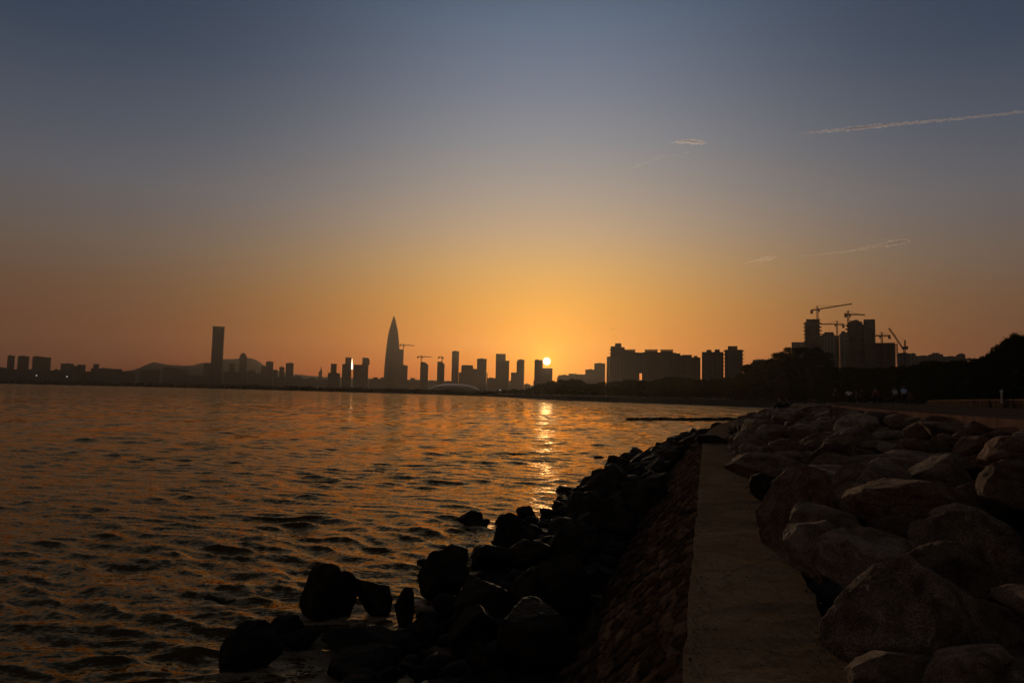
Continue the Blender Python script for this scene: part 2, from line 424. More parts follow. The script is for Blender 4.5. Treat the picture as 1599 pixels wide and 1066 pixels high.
# dark wet stones at the water's edge
hero(1428, 1062, 150, 70, 3.35, 'granite', 'dark low stone under the overhang of the largest boulder at the path edge', 39, group=g_bank)
g_sea = 'dark wet rocks at the water'
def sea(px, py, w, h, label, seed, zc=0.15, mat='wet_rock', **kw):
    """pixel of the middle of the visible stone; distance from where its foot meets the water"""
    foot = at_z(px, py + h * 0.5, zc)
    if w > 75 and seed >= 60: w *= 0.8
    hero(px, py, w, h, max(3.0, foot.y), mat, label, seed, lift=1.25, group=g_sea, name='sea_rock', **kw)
sea(495, 925, 60, 84, 'tall black rock with a rounded top, left of the pair in the water', 51, 0.0)
sea(527, 930, 56, 72, 'black rock leaning on the tall rounded one, right of the pair', 52, 0.0)
sea(580, 936, 58, 52, 'low peaked black rock just right of the tall pair', 53, 0.0)
sea(630, 950, 30, 64, 'narrow pointed black rock between the peaked one and the shore', 54, 0.0)
sea(384, 1018, 92, 66, 'black pyramid rock standing alone at the bottom left of the rocks', 55, 0.0)
sea(440, 985, 60, 36, 'low black rock behind the lone pyramid rock', 56, 0.0)
sea(466, 1000, 60, 30, 'flat wet rock between the pyramid rock and the tall pair', 57, -0.02)
sea(560, 1010, 130, 36, 'long low wet rock across the water at the bottom', 58, 0.0)
sea(562, 1045, 110, 46, 'rounded wet rock at the bottom edge below the long low one', 59, 0.0)
sea(690, 900, 100, 66, 'big black dome shaped rock at the head of the inlet', 60, 0.1)
sea(705, 868, 50, 26, 'small jagged rock on top of the dome shaped one', 61, 0.3)
sea(770, 870, 70, 36, 'flat topped rock right of the jagged one', 62, 0.2)
sea(803, 832, 62, 50, 'blocky rock with a straight left side at the water edge', 63, 0.05)
sea(732, 809, 42, 24, 'larger of two rocks standing off in the water', 64, -0.02)
sea(748, 818, 34, 14, 'smaller of two rocks standing off in the water', 65, -0.02)
sea(788, 812, 30, 16, 'low rock off the shore next to a forked one', 66, -0.02)
sea(822, 804, 32, 24, 'forked rock beside the blocky one', 67, 0.0)
sea(880, 792, 38, 24, 'peaked rock at the shore beyond the forked one', 68, 0.0)
sea(884, 765, 36, 12, 'thin awash rock off the shore near the sun glitter', 69, -0.04)
sea(922, 760, 26, 22, 'upright small rock at the tip of the rocks near the glitter', 70, 0.0)
sea(950, 755, 60, 48, 'tall rounded black rock on the shore above the thin awash one', 71, 0.1)
sea(966, 742, 42, 34, 'rounded rock beside the tall rounded one on the shore', 72, 0.2)
sea(935, 714, 16, 5, 'tiny rock just breaking the water far off the shore', 73, -0.03)
sea(1070, 683, 20, 12, 'small cube shaped rock standing up on the far shore', 74, 0.6)
sea(760, 940, 130, 62, 'large smooth dark slab in the middle of the shore rocks', 75, 0.2)
sea(740, 985, 110, 70, 'wedge shaped rock with a lit upper edge above the inlet', 76, 0.15)
sea(665, 990, 60, 40, 'cluster rock in the inlet below the narrow pointed one', 77, 0.0)
sea(840, 930, 120, 80, 'large dark boulder against the foot of the slope', 78, 0.3)
sea(880, 915, 110, 80, 'boulder resting on the lower end of the stone slope', 79, 0.5)
sea(835, 1010, 170, 100, 'huge dark boulder at the bottom of the slope', 80, 0.3)
sea(770, 1045, 120, 70, 'dark boulder at the bottom edge left of the slope', 81, 0.15)
sea(665, 1052, 30, 24, 'fist sized stone in the shallow water at the bottom edge', 82, 0.0)
sea(717, 1020, 24, 34, 'narrow upright stone in the shallow water near the bottom edge', 83, 0.0)
sea(830, 865, 90, 44, 'dark boulder behind the blocky rock', 84, 0.25)
sea(900, 850, 100, 54, 'dark boulder halfway along the foot of the slope', 85, 0.4)
sea(960, 810, 100, 60, 'broad boulder in the bay of the slope', 86, 0.4)
sea(1010, 770, 90, 50, 'broad dark boulder high at the slope foot', 87, 0.5)
sea(1120, 690, 60, 22, 'long dark boulder lying across the path where it bends', 88, 1.5)
sea(1098, 700, 40, 18, 'dark boulder at the path corner left of the long one', 89, 1.2)
sea(600, 1065, 60, 30, 'wet stone cut off by the bottom edge below the rounded one', 90, 0.0)
sea(665, 880, 30, 12, 'flat awash rock left of the dome shaped one', 91, -0.02)
sea(340, 940, 50, 12, 'dark rock awash in the waves far left of the tall pair', 92, -0.06)

# the rest of both banks, scattered
def far_enough(x, y, r, k=0.72):
    for q in ROCKS:
        if (q['x'] - x) ** 2 + (q['y'] - y) ** 2 < ((max(q['sx'], q['sy']) + r) * k) ** 2: return False
    return True
def bank_z(d, x):
    xe = path_x(d) + 0.53; xk = lerp_poly(KERB, d)
    t = max(0, min(1, (x - xe) / max(0.5, xk - xe)))
    return PZ - 0.05 + (PROM - PZ - 0.12) * t ** 0.8
for i in range(1900):
    d = 2.0 * (34 ** rng.random())
    xe = path_x(d) + 0.5; xk = lerp_poly(KERB, d) - 0.15
    if rng.random() < 0.5 and d < 8: continue
    x = rng.uniform(xe, xk)
    s = rng.uniform(0.40, 0.74) if rng.random() < 0.7 else rng.uniform(0.2, 0.34)
    s *= 1 + min(d, 60) / 160
    if x - s * 0.7 < xe - 0.15 or x + s * 0.9 > xk + 0.3: continue
    if not far_enough(x, d, s, 0.64): continue
    if d < 16: lab, gr = 'boulder filling a gap of the near rock bank right of the path', 'filler boulders of the near rock bank'
    elif d < 32: lab, gr = 'boulder on the middle stretch of the rock bank below the kerb', 'boulders of the middle rock bank'
    else: lab, gr = 'boulder on the far stretch of the rock bank near the seated pair', 'boulders of the far rock bank'
    tt_ = (x - xe) / max(0.5, xk - xe)
    sz_ = 'broad' if s > 0.58 * (1 + min(d, 60) / 160) else ('small' if s < 0.36 * (1 + min(d, 60) / 160) else 'middling')
    wh_ = 'beside the path edge' if tt_ < 0.33 else ('just under the kerb' if tt_ > 0.68 else 'halfway up the slope')
    lab = '%s boulder %s on the %s stretch of the rock bank' % (sz_, wh_, 'near' if d < 16 else ('middle' if d < 32 else 'far'))
    zc = bank_z(d, x) + s * (0.12 if d > 6 else 0.0)
    szz = s * rng.uniform(0.42, 0.62); zc = min(zc, PROM + 0.0 - szz)
    ROCKS.append(dict(x=x, y=d, z=zc, sx=s, sy=s * rng.uniform(0.7, 1.0), sz=szz, rz=rng.uniform(0, 6.28),
                      tilt=rng.uniform(-0.25, 0.25), seed=rng.randrange(16), mat=rng.choice(['granite', 'granite', 'granite_red']), label=lab, group=gr,
                      name='boulder', hero=False))
def sea_edge(d):      # how far the rocks reach out from the path edge
    return 4.6 - 0.022 * d if d > 9 else 4.6
for i in range(2600):
    d = 3.0 * (24 ** rng.random())
    if sum(q['name'] == 'sea_rock' for q in ROCKS) >= 298: break
    xl = path_x(d) - 0.53
    o = rng.uniform(1.75 if d < 16 else 1.3, sea_edge(d))
    x = xl - o
    s = rng.uniform(0.26, 0.55) if rng.random() < 0.6 else rng.uniform(0.15, 0.26)
    s *= 1 + min(d, 60) / 90
    if not far_enough(x, d, s, 0.55): continue
    t = (o - 1.0) / 3.6
    if d < 9.5 and o > 2.2: continue
    if 9.5 < d < 14 and o > 3.4: continue
    z = 0.52 - 0.72 * t + rng.uniform(-0.1, 0.08)
    if d > 18: z += 0.25
    if d < 15: lab, gr = 'dark wet rock in the pile between the slope foot and the inlet', 'pile rocks at the near waterline'
    elif d < 32: lab, gr = 'dark rock in the pile along the water beyond the blocky rock', 'pile rocks along the middle waterline'
    else: lab, gr = 'dark rock of the narrow strip running to the far bend of the shore', 'pile rocks along the far waterline'
    sz_ = 'large' if s > 0.42 * (1 + min(d, 60) / 90) else ('small' if s < 0.26 * (1 + min(d, 60) / 90) else 'middling')
    wh_ = 'at the foot of the stone slope' if t < 0.4 else ('on the open water side' if t > 0.72 else 'in the middle of the pile')
    lab = '%s dark rock %s, %s waterline' % (sz_, wh_, 'near' if d < 15 else ('middle' if d < 32 else 'far'))
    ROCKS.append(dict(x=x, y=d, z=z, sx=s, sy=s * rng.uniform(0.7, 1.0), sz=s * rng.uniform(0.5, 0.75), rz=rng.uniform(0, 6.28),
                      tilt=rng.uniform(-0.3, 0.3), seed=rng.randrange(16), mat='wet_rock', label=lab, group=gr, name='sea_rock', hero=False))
# cap per stretch so that no kind passes a few hundred
# ------------------------------------------------------------------ water
def build_water():
    rows = 1500
    r = 2.2 * (4700 / 2.2) ** (np.arange(rows) / (rows - 1))
    th = np.concatenate([np.linspace(R(-95), R(-43), 60, endpoint=False), np.linspace(R(-43), R(24), 900, endpoint=False), np.linspace(R(24), R(75), 30)])
    dth = np.gradient(th)
    RR, TT = np.meshgrid(r, th, indexing='ij')
    X = (RR * np.sin(TT)).ravel(); Y = (RR * np.cos(TT)).ravel()
    cell = np.maximum(RR * 0.0052, RR * dth[None, :]).ravel()
    n = len(X)
    Z = np.zeros(n); DX = np.zeros(n); DY = np.zeros(n)
    rg = np.random.RandomState(5)
    waves = []
    NW = 110
    for i in range(NW):
        lam = 0.16 * (13 / 0.16) ** ((i + rg.uniform(0, 1)) / NW)
        ang = rg.normal(0, 0.5) + R(200)                     # travelling toward the shore
        slope = 0.041 * math.exp(-((math.log(lam / 0.42)) / 1.05) ** 2) + 0.0110 * min(1, (3.6 / lam) ** 2)
        waves.append((lam, ang, slope, rg.uniform(0, 6.283)))
    P2 = np.stack([X, Y], 1)
    WX = X + 0.55 * wave_noise(P2, 21, 0.45, 8) + 0.10 * wave_noise(P2, 22, 2.3, 8); WY = Y + 0.55 * wave_noise(P2, 23, 0.45, 8) + 0.10 * wave_noise(P2, 24, 2.3, 8)
    gust = 1 + 0.25 * wave_noise(P2, 3, 0.12, 10) + 0.28 * wave_noise(P2, 4, 0.5, 8) + 0.28 * wave_noise(P2, 6, 1.6, 8)
    gust = np.clip(gust, 0.25, 2.0)
    for lam, ang, slope, ph in waves:
        k = 2 * math.pi / lam
        wgt = np.clip((lam / cell - 2.2) / 2.5, 0, 1)
        idx = np.nonzero(wgt > 0)[0]
        if len(idx) == 0: continue
        cx, cy = math.sin(ang), math.cos(ang)
        q = k * (WX[idx] * cx + WY[idx] * cy) + ph
        a = slope / k * wgt[idx] * gust[idx]
        Z[idx] += a * np.sin(q)
        c = np.cos(q) * a * 0.85
        DX[idx] += c * cx; DY[idx] += c * cy
    # calmer in the lee of the stones
    V = np.stack([X + DX, Y + DY, Z], 1)
    i, j = np.meshgrid(np.arange(rows - 1), np.arange(len(th) - 1), indexing='ij')
    a = (i * len(th) + j).ravel()
    Fc = np.stack([a, a + 1, a + 1 + len(th), a + len(th)], 1)
    me = mesh_np('water', V, Fc, True)
    # foam close to the stones that stand in the water
    foam = np.zeros(n)
    near = np.nonzero((Y < 40) & (X < 14) & (X > -8))[0]
    px, py = X[near], Y[near]
    best = np.full(len(near), 9.0)
    for q in ROCKS:
        if q['name'] != 'sea_rock' or q['z'] > 0.5: continue
        dd = np.hypot(px - q['x'], py - q['y']) - max(q['sx'], q['sy'])
        best = np.minimum(best, dd)
    foam[near] = np.clip(1 - best / 0.55, 0, 1)
    at = me.attributes.new('foam', 'FLOAT', 'POINT'); at.data.foreach_set('value', foam.astype(np.float32))
    lod = np.clip((cell - 0.08) / 0.6, 0, 1)
    at = me.attributes.new('lod', 'FLOAT', 'POINT'); at.data.foreach_set('value', lod.astype(np.float32))
    m, nt, p = mat_new('sea_water')
    ga = N(nt, 'ShaderNodeAttribute', attribute_name='lod'); fa = N(nt, 'ShaderNodeAttribute', attribute_name='foam')
    g = N(nt, 'ShaderNodeNewGeometry')
    def ripple(scale, k, stretch, rot=20):
        mp = N(nt, 'ShaderNodeMapping'); mp.inputs['Rotation'].default_value = (0, 0, R(rot)); mp.inputs['Scale'].default_value = (scale * stretch, scale, scale)
        nt.links.new(g.outputs['Position'], mp.inputs[0])
        nz = N(nt, 'ShaderNodeTexNoise', i_Scale=1.0, i_Detail=3.0, i_Roughness=0.6)
        nt.links.new(mp.outputs[0], nz.inputs['Vector'])
        sb = N(nt, 'ShaderNodeVectorMath', operation='SUBTRACT'); sb.inputs[1].default_value = (0.5, 0.5, 0.5)
        nt.links.new(nz.outputs['Color'], sb.inputs[0])
        ml = N(nt, 'ShaderNodeVectorMath', operation='MULTIPLY'); ml.inputs[1].default_value = (k * 0.7, k, 0)
        nt.links.new(sb.outputs[0], ml.inputs[0]); return ml.outputs[0]
    r0 = ripple(19.0, 1.0, 0.5); r1 = ripple(6.0, 0.75, 0.45)
    r2 = ripple(1.3, 2.1, 0.45)
    r2s = N(nt, 'ShaderNodeVectorMath', operation='SCALE'); nt.links.new(r2, r2s.inputs[0]); nt.links.new(ga.outputs['Fac'], r2s.inputs['Scale'])
    r3 = ripple(0.22, 0.7, 0.3)
    r3s = N(nt, 'ShaderNodeVectorMath', operation='SCALE'); nt.links.new(r3, r3s.inputs[0]); nt.links.new(ga.outputs['Fac'], r3s.inputs['Scale'])
    s0 = N(nt, 'ShaderNodeVectorMath', operation='ADD'); nt.links.new(r0, s0.inputs[0]); nt.links.new(r1, s0.inputs[1])
    s1 = N(nt, 'ShaderNodeVectorMath', operation='ADD'); nt.links.new(s0.outputs[0], s1.inputs[0]); nt.links.new(r2s.outputs[0], s1.inputs[1])
    # wind streaks drawn out along the wind
    for rr4 in (ripple(0.06, 0.9, 11.0, 3), ripple(0.016, 1.0, 40.0, -2)):
        sc4 = N(nt, 'ShaderNodeVectorMath', operation='SCALE'); nt.links.new(rr4, sc4.inputs[0]); nt.links.new(ga.outputs['Fac'], sc4.inputs['Scale'])
        s1b = N(nt, 'ShaderNodeVectorMath', operation='ADD'); nt.links.new(s1.outputs[0], s1b.inputs[0]); nt.links.new(sc4.outputs[0], s1b.inputs[1]); s1 = s1b
    s2 = N(nt, 'ShaderNodeVectorMath', operation='ADD'); nt.links.new(s1.outputs[0], s2.inputs[0]); nt.links.new(r3s.outputs[0], s2.inputs[1])
    s3 = N(nt, 'ShaderNodeVectorMath', operation='ADD'); nt.links.new(s2.outputs[0], s3.inputs[0]); nt.links.new(g.outputs['Normal'], s3.inputs[1])
    nn = N(nt, 'ShaderNodeVectorMath', operation='NORMALIZE'); nt.links.new(s3.outputs[0], nn.inputs[0])
    nt.links.new(nn.outputs[0], p.inputs['Normal'])
    # foam breaks up into strings
    mp = N(nt, 'ShaderNodeMapping'); mp.inputs['Scale'].default_value = (3.0, 5.0, 3.0); nt.links.new(g.outputs['Position'], mp.inputs[0])
    fz = N(nt, 'ShaderNodeTexNoise', i_Scale=1.6, i_Detail=7.0, i_Roughness=0.7, i_Distortion=1.2); nt.links.new(mp.outputs[0], fz.inputs['Vector'])
    fm = N(nt, 'ShaderNodeMath', operation='MULTIPLY_ADD'); nt.links.new(fa.outputs['Fac'], fm.inputs[0]); fm.inputs[1].default_value = 0.42
    nt.links.new(fz.outputs['Fac'], fm.inputs[2])
    ff = ramp(nt, fm.outputs[0], [(0.74, (0, 0, 0)), (0.92, (1, 1, 1))])
    mc = N(nt, 'ShaderNodeMix', data_type='RGBA'); nt.links.new(ff, mc.inputs[0])
    mc.inputs[6].default_value = (0.045, 0.023, 0.006, 1); mc.inputs[7].default_value = (0.24, 0.20, 0.16, 1)
    nt.links.new(mc.outputs[2], p.inputs['Base Color'])
    rr = N(nt, 'ShaderNodeMath', operation='MULTIPLY_ADD'); nt.links.new(ff, rr.inputs[0]); rr.inputs[1].default_value = 0.5; rr.inputs[2].default_value = 0.04
    ra = N(nt, 'ShaderNodeMath', operation='MULTIPLY_ADD'); nt.links.new(ga.outputs['Fac'], ra.inputs[0]); ra.inputs[1].default_value = 0.03; nt.links.new(rr.outputs[0], ra.inputs[2])
    nt.links.new(ra.outputs[0], p.inputs['Roughness'])
    p.inputs['Specular IOR Level'].default_value = 0.0
    fr = N(nt, 'ShaderNodeFresnel'); fr.inputs['IOR'].default_value = 1.38
    hs = N(nt, 'ShaderNodeVectorMath', operation='SCALE'); hs.inputs['Scale'].default_value = 0.3; nt.links.new(s2.outputs[0], hs.inputs[0])
    ha = N(nt, 'ShaderNodeVectorMath', operation='ADD'); nt.links.new(hs.outputs[0], ha.inputs[0]); nt.links.new(g.outputs['Normal'], ha.inputs[1])
    hn = N(nt, 'ShaderNodeVectorMath', operation='NORMALIZE'); nt.links.new(ha.outputs[0], hn.inputs[0]); nt.links.new(hn.outputs[0], fr.inputs['Normal'])
    gl = N(nt, 'ShaderNodeBsdfGlossy'); gl.inputs['Color'].default_value = (1.0, 0.75, 0.43, 1)
    nt.links.new(ra.outputs[0], gl.inputs['Roughness']); nt.links.new(nn.outputs[0], gl.inputs['Normal'])
    ms = N(nt, 'ShaderNodeMixShader'); nt.links.new(fr.outputs[0], ms.inputs[0]); nt.links.new(p.outputs[0], ms.inputs[1]); nt.links.new(gl.outputs[0], ms.inputs[2])
    nt.links.new(ms.outputs[0], nt.nodes['Material Output'].inputs['Surface'])
    o = link('water', me, m); tag(o, 'choppy bay water reflecting the orange sunset', 'water', kind='structure')
build_water()

# ------------------------------------------------------------------ ground, path, promenade
def poly_sheet(name, pts, z, mat, kind='structure', label=None, cat=None):
    P = [Vector((x, y, z)) for x, y in pts]
    tris = tessellate_polygon([P])
    me = bpy.data.meshes.new(name)
    me.from_pydata([tuple(p) for p in P], [], [tuple(t) for t in tris]); me.update()
    bm = bmesh.new(); bm.from_mesh(me); bmesh.ops.recalc_face_normals(bm, faces=bm.faces)
    if sum(f.normal.z for f in bm.faces) < 0: bmesh.ops.reverse_faces(bm, faces=bm.faces)
    bm.to_mesh(me); bm.free()
    return tag(link(name, me, mat), label, cat, kind=kind)
def loft(name, lines, mat, kind='structure', label=None, cat=None, sub=1, jitter=0.0, parent=None):
    """lines: equal-length polylines (3-D) laid side by side"""
    rows = [[Vector(p) for p in l] for l in lines]
    v = [p for l in rows for p in l]; n = len(rows[0])
    f = [(i*n+j, i*n+j+1, (i+1)*n+j+1, (i+1)*n+j) for i in range(len(rows)-1) for j in range(n-1)]
    me = bpy.data.meshes.new(name); me.from_pydata([tuple(p) for p in v], [], f); me.update()
    if sum(p.normal.z for p in me.polygons) < 0: me.flip_normals()
    return tag(link(name, me, mat, parent), label, cat, kind=kind)

# far shore: beyond the bay the low land runs on to the left
FAR = []
for px, Y in ((775, 800), (700, 1000), (640, 1100), (560, 1300), (480, 1500), (400, 1900), (330, 2300), (240, 2550), (150, 2700), (70, 2850), (0, 3000), (-120, 3200), (-400, 3500)):
    FAR.append(((px - 800) / F * Y, Y))
coast_top = [(x, y) for x, y in KERB] + [(x, y + 8) for x, y in FAR]
poly_sheet('ground', coast_top + [(-6500, 4000), (-6500, 6300), (6500, 6300), (6500, -100), (3.0, -100)], PROM - 0.06, M['land'], label='dark low land beyond the bay', cat='ground')
# sloping seawall from the water up to the promenade round the bay
kk = [(37, 76), (48, 95), (70, 135), (93, 180), (110, 228), (118, 264), (116, 295), (106, 311), (73, 380), (42, 441), (20, 532)]
tt = TOE + [(x, y) for x, y in FAR]; kk2 = kk + [(x, y + 8) for x, y in FAR]
wl = loft('seawall', [[(x, y, -0.6) for x, y in tt], [(x, y, PROM - 0.05) for x, y in kk2]], M['seawall'], kind=None, label='long grey sloping seawall round the far side of the bay', cat='seawall')
# promenade with its kerb
poly_sheet('promenade', KERB + LANDW[::-1], PROM, M['promenade'], label='paved promenade above the rock bank', cat='pavement')
mb = MB()
for (x0, y0), (x1, y1) in zip(KERB[:-1], KERB[1:]):
    dx, dy = x1 - x0, y1 - y0; l = math.hypot(dx, dy); nx, ny = -dy / l, dx / l
    mb.prism([(x0, y0), (x1, y1), (x1 + nx * 0.28, y1 + ny * 0.28), (x0 + nx * 0.28, y0 + ny * 0.28)][::-1], PROM - 0.16, PROM + 0.03)
tag(mb.build('kerb', M['kerb']), 'pale stone kerb edging the promenade', 'kerb', kind='structure')

# lower path
ds = [-6 + 0.25 * i for i in range(0, 304)]
rg = random.Random(3)
pl, pr, prb = [], [], []
for d in ds:
    c = path_x(d)
    pl.append((c - 0.53 + rg.uniform(-0.012, 0.012), d, PZ))
    j = rg.uniform(-0.08, 0.05) + 0.03 * math.sin(d * 2.1)
    pr.append((c + 0.53 + j, d, PZ + rg.uniform(-0.008, 0.008)))
mid = [(path_x(d), d, PZ + 0.006 + rg.uniform(-0.004, 0.004)) for d in ds]
m, nt, p = mat_new('path_concrete')
tc = N(nt, 'ShaderNodeTexCoord')
n1 = N(nt, 'ShaderNodeTexNoise', i_Scale=1.3, i_Detail=8.0, i_Roughness=0.65); n2 = N(nt, 'ShaderNodeTexNoise', i_Scale=28.0, i_Detail=5.0, i_Roughness=0.7)
mp = N(nt, 'ShaderNodeMapping'); mp.inputs['Scale'].default_value = (0.9, 1.5, 1)
nt.links.new(tc.outputs['Object'], mp.inputs[0])
n3 = N(nt, 'ShaderNodeTexNoise', i_Scale=3.5, i_Detail=6.0, i_Distortion=0.8)
for n in (n1, n2): nt.links.new(tc.outputs['Object'], n.inputs['Vector'])
nt.links.new(mp.outputs[0], n3.inputs['Vector'])
c1 = ramp(nt, n1.outputs['Fac'], [(0.3, (0.16, 0.106, 0.066)), (0.5, (0.235, 0.162, 0.105)), (0.7, (0.30, 0.215, 0.145))])
c2 = ramp(nt, n2.outputs['Fac'], [(0.30, (0.35, 0.35, 0.35)), (0.42, (0.9, 0.9, 0.9)), (0.6, (1.1, 1.1, 1.1))])
c3 = ramp(nt, n3.outputs['Fac'], [(0.30, (0.5, 0.5, 0.5)), (0.45, (1, 1, 1))])
mx = N(nt, 'ShaderNodeMix', data_type='RGBA', blend_type='MULTIPLY'); mx.inputs[0].default_value = 1; nt.links.new(c1, mx.inputs[6]); nt.links.new(c2, mx.inputs[7])
mx2 = N(nt, 'ShaderNodeMix', data_type='RGBA', blend_type='MULTIPLY'); mx2.inputs[0].default_value = 0.5; nt.links.new(mx.outputs[2], mx2.inputs[6]); nt.links.new(c3, mx2.inputs[7])
wp = N(nt, 'ShaderNodeMix', data_type='RGBA', blend_type='LINEAR_LIGHT'); wp.inputs[0].default_value = 0.25
nt.links.new(tc.outputs['Object'], wp.inputs[6]); nt.links.new(n1.outputs['Color'], wp.inputs[7])
vk = N(nt, 'ShaderNodeTexVoronoi', feature='DISTANCE_TO_EDGE', i_Scale=0.75); nt.links.new(wp.outputs[2], vk.inputs['Vector'])
ck = ramp(nt, vk.outputs['Distance'], [(0.0, (0.25, 0.25, 0.25)), (0.012, (1, 1, 1))])
mx3 = N(nt, 'ShaderNodeMix', data_type='RGBA', blend_type='MULTIPLY'); mx3.inputs[0].default_value = 0.4; nt.links.new(mx2.outputs[2], mx3.inputs[6]); nt.links.new(ck, mx3.inputs[7])
nt.links.new(mx3.outputs[2], p.inputs['Base Color'])
p.inputs['Roughness'].default_value = 0.95; p.inputs['Specular IOR Level'].default_value = 0.0
ad = N(nt, 'ShaderNodeMath', operation='MULTIPLY_ADD'); ad.inputs[1].default_value = 0.5; nt.links.new(n2.outputs['Fac'], ad.inputs[0]); nt.links.new(n1.outputs['Fac'], ad.inputs[2])
bp = N(nt, 'ShaderNodeBump'); bp.inputs['Strength'].default_value = 0.7; bp.inputs['Distance'].default_value = 0.02
nt.links.new(ad.outputs[0], bp.inputs['Height']); nt.links.new(bp.outputs[0], p.inputs['Normal'])
M['path'] = m
loft('path', [[(x, y, z - 0.25) for x, y, z in pl], pl, mid, pr, [(x + 0.02, y, z - 0.3) for x, y, z in pr]], M['path'], label='narrow worn concrete path along the top of the slope', cat='path')

# stone-pitched slope below the path
m, nt, p = mat_new('pitched_stone')
tc = N(nt, 'ShaderNodeTexCoord'); mp = N(nt, 'ShaderNodeMapping'); mp.inputs['Scale'].default_value = (3.2, 1.3, 3.2); mp.inputs['Rotation'].default_value = (0, 0, R(25))
nt.links.new(tc.outputs['Object'], mp.inputs[0])
vo = N(nt, 'ShaderNodeTexVoronoi', feature='DISTANCE_TO_EDGE', i_Scale=2.2); vc = N(nt, 'ShaderNodeTexVoronoi', i_Scale=2.2)
nz = N(nt, 'ShaderNodeTexNoise', i_Scale=9.0, i_Detail=7.0, i_Roughness=0.7)
wv = N(nt, 'ShaderNodeMix', data_type='RGBA', blend_type='LINEAR_LIGHT'); wv.inputs[0].default_value = 0.12
nt.links.new(mp.outputs[0], wv.inputs[6]); nt.links.new(nz.outputs['Color'], wv.inputs[7])
nt.links.new(tc.outputs['Object'], nz.inputs['Vector'])
for n in (vo, vc): nt.links.new(wv.outputs[2], n.inputs['Vector'])
cc = N(nt, 'ShaderNodeSeparateColor'); nt.links.new(vc.outputs['Color'], cc.inputs[0])
c1 = ramp(nt, cc.outputs[0], [(0.0, (0.03, 0.021, 0.016)), (0.5, (0.07, 0.048, 0.037)), (1.0, (0.135, 0.092, 0.072))])
c2 = ramp(nt, nz.outputs['Fac'], [(0.3, (0.5, 0.5, 0.5)), (0.7, (1.3, 1.2, 1.1))])
mx = N(nt, 'ShaderNodeMix', data_type='RGBA', blend_type='MULTIPLY'); mx.inputs[0].default_value = 1; nt.links.new(c1, mx.inputs[6]); nt.links.new(c2, mx.inputs[7])
nt.links.new(mx.outputs[2], p.inputs['Base Color'])
hh = ramp(nt, vo.outputs['Distance'], [(0.0, (0, 0, 0)), (0.12, (0.8, 0.8, 0.8)), (0.4, (1, 1, 1))])
ad = N(nt, 'ShaderNodeMath', operation='MULTIPLY_ADD'); ad.inputs[1].default_value = 0.5; nt.links.new(nz.outputs['Fac'], ad.inputs[0]); nt.links.new(hh, ad.inputs[2])
bp = N(nt, 'ShaderNodeBump'); bp.inputs['Strength'].default_value = 0.9; bp.inputs['Distance'].default_value = 0.06
nt.links.new(ad.outputs[0], bp.inputs['Height']); nt.links.new(bp.outputs[0], p.inputs['Normal'])
p.inputs['Roughness'].default_value = 1.0; p.inputs['Specular IOR Level'].default_value = 0.0
M['pitch'] = m
NR = 44
dd = np.concatenate([np.arange(-6, 14, 0.03), np.arange(14, 69.6, 0.09)])
vv = []
for k in range(NR + 1):
    t = k / NR
    for d in dd:
        vv.append((path_x(d) - 0.53 - 1.9 * t, d, PZ - 0.01 - 1.75 * t))
vv = np.array(vv)
rgp = np.random.RandomState(12)
sp_ = vv @ np.array([[0.0, 1.0], [1.0, 0.0], [0.0, 0.0]]).T if False else np.stack([vv[:, 1], -(vv[:, 2] - PZ) * 1.45], 1)
sp_ = sp_ + 0.035 * np.stack([wave_noise(vv, 95, 3.0, 10), wave_noise(vv, 96, 3.0, 10)], 1) + 0.02 * np.stack([wave_noise(vv, 97, 11, 10), wave_noise(vv, 98, 11, 10)], 1)
row_ = np.floor(sp_[:, 1] / 0.17); colx = sp_[:, 0] / (0.2 + 0.16 * np.modf(np.abs(np.sin(row_ * 7.7) * 911))[0]) + (row_ % 2) * 0.5 + 0.18 * np.sin(row_ * 3.3 + sp_[:, 0]); col_ = np.floor(colx)
fu = np.abs(colx - col_ - 0.5) * 2; fv = np.abs(sp_[:, 1] / 0.17 - row_ - 0.5) * 2
hsh = np.modf(np.abs(np.sin(row_ * 12.9898 + col_ * 78.233) * 43758.5))[0]
bump = 0.016 * hsh - 0.012 * np.clip((np.maximum(fu, fv) - 0.8) / 0.2, 0, 1) + 0.006 * wave_noise(vv, 93, 25, 16) + 0.006 * np.abs(wave_noise(vv, 94, 60, 16))
bump *= np.clip(np.repeat(np.arange(NR + 1), len(dd)) / 2.0, 0, 1)
vv[:, 0] -= bump * 0.8; vv[:, 2] += bump * 0.6
nn_ = len(dd)
i, j = np.meshgrid(np.arange(NR), np.arange(nn_ - 1), indexing='ij'); a = (i * nn_ + j).ravel()
me = mesh_np('stone_revetment', vv, np.stack([a, a + 1, a + 1 + nn_, a + nn_], 1), True)
tag(link('stone_revetment', me, M['pitch']), 'rough stone faced slope falling from the path edge to the dark rocks', 'revetment')

# earth under both rock banks
loft('bank_ground', [[(path_x(d) + 0.5, d, PZ - 0.32) for d in ds], [(path_x(d) + 0.9, d, PZ - 0.28) for d in ds],
                     [(lerp_poly(KERB, d) - 0.1, d, PROM - 0.3) for d in ds]], M['soil'], label='dark earth under the boulders of the bank', cat='ground')
loft('foreshore', [[(path_x(d) - 1.5, d, 0.1) for d in ds], [(path_x(d) - 3.2, d, -0.12) for d in ds], [(path_x(d) - 6.5, d, -1.2) for d in ds]],
     M['wet_rock'], label='dark stony foreshore under the sea rocks', cat='ground')

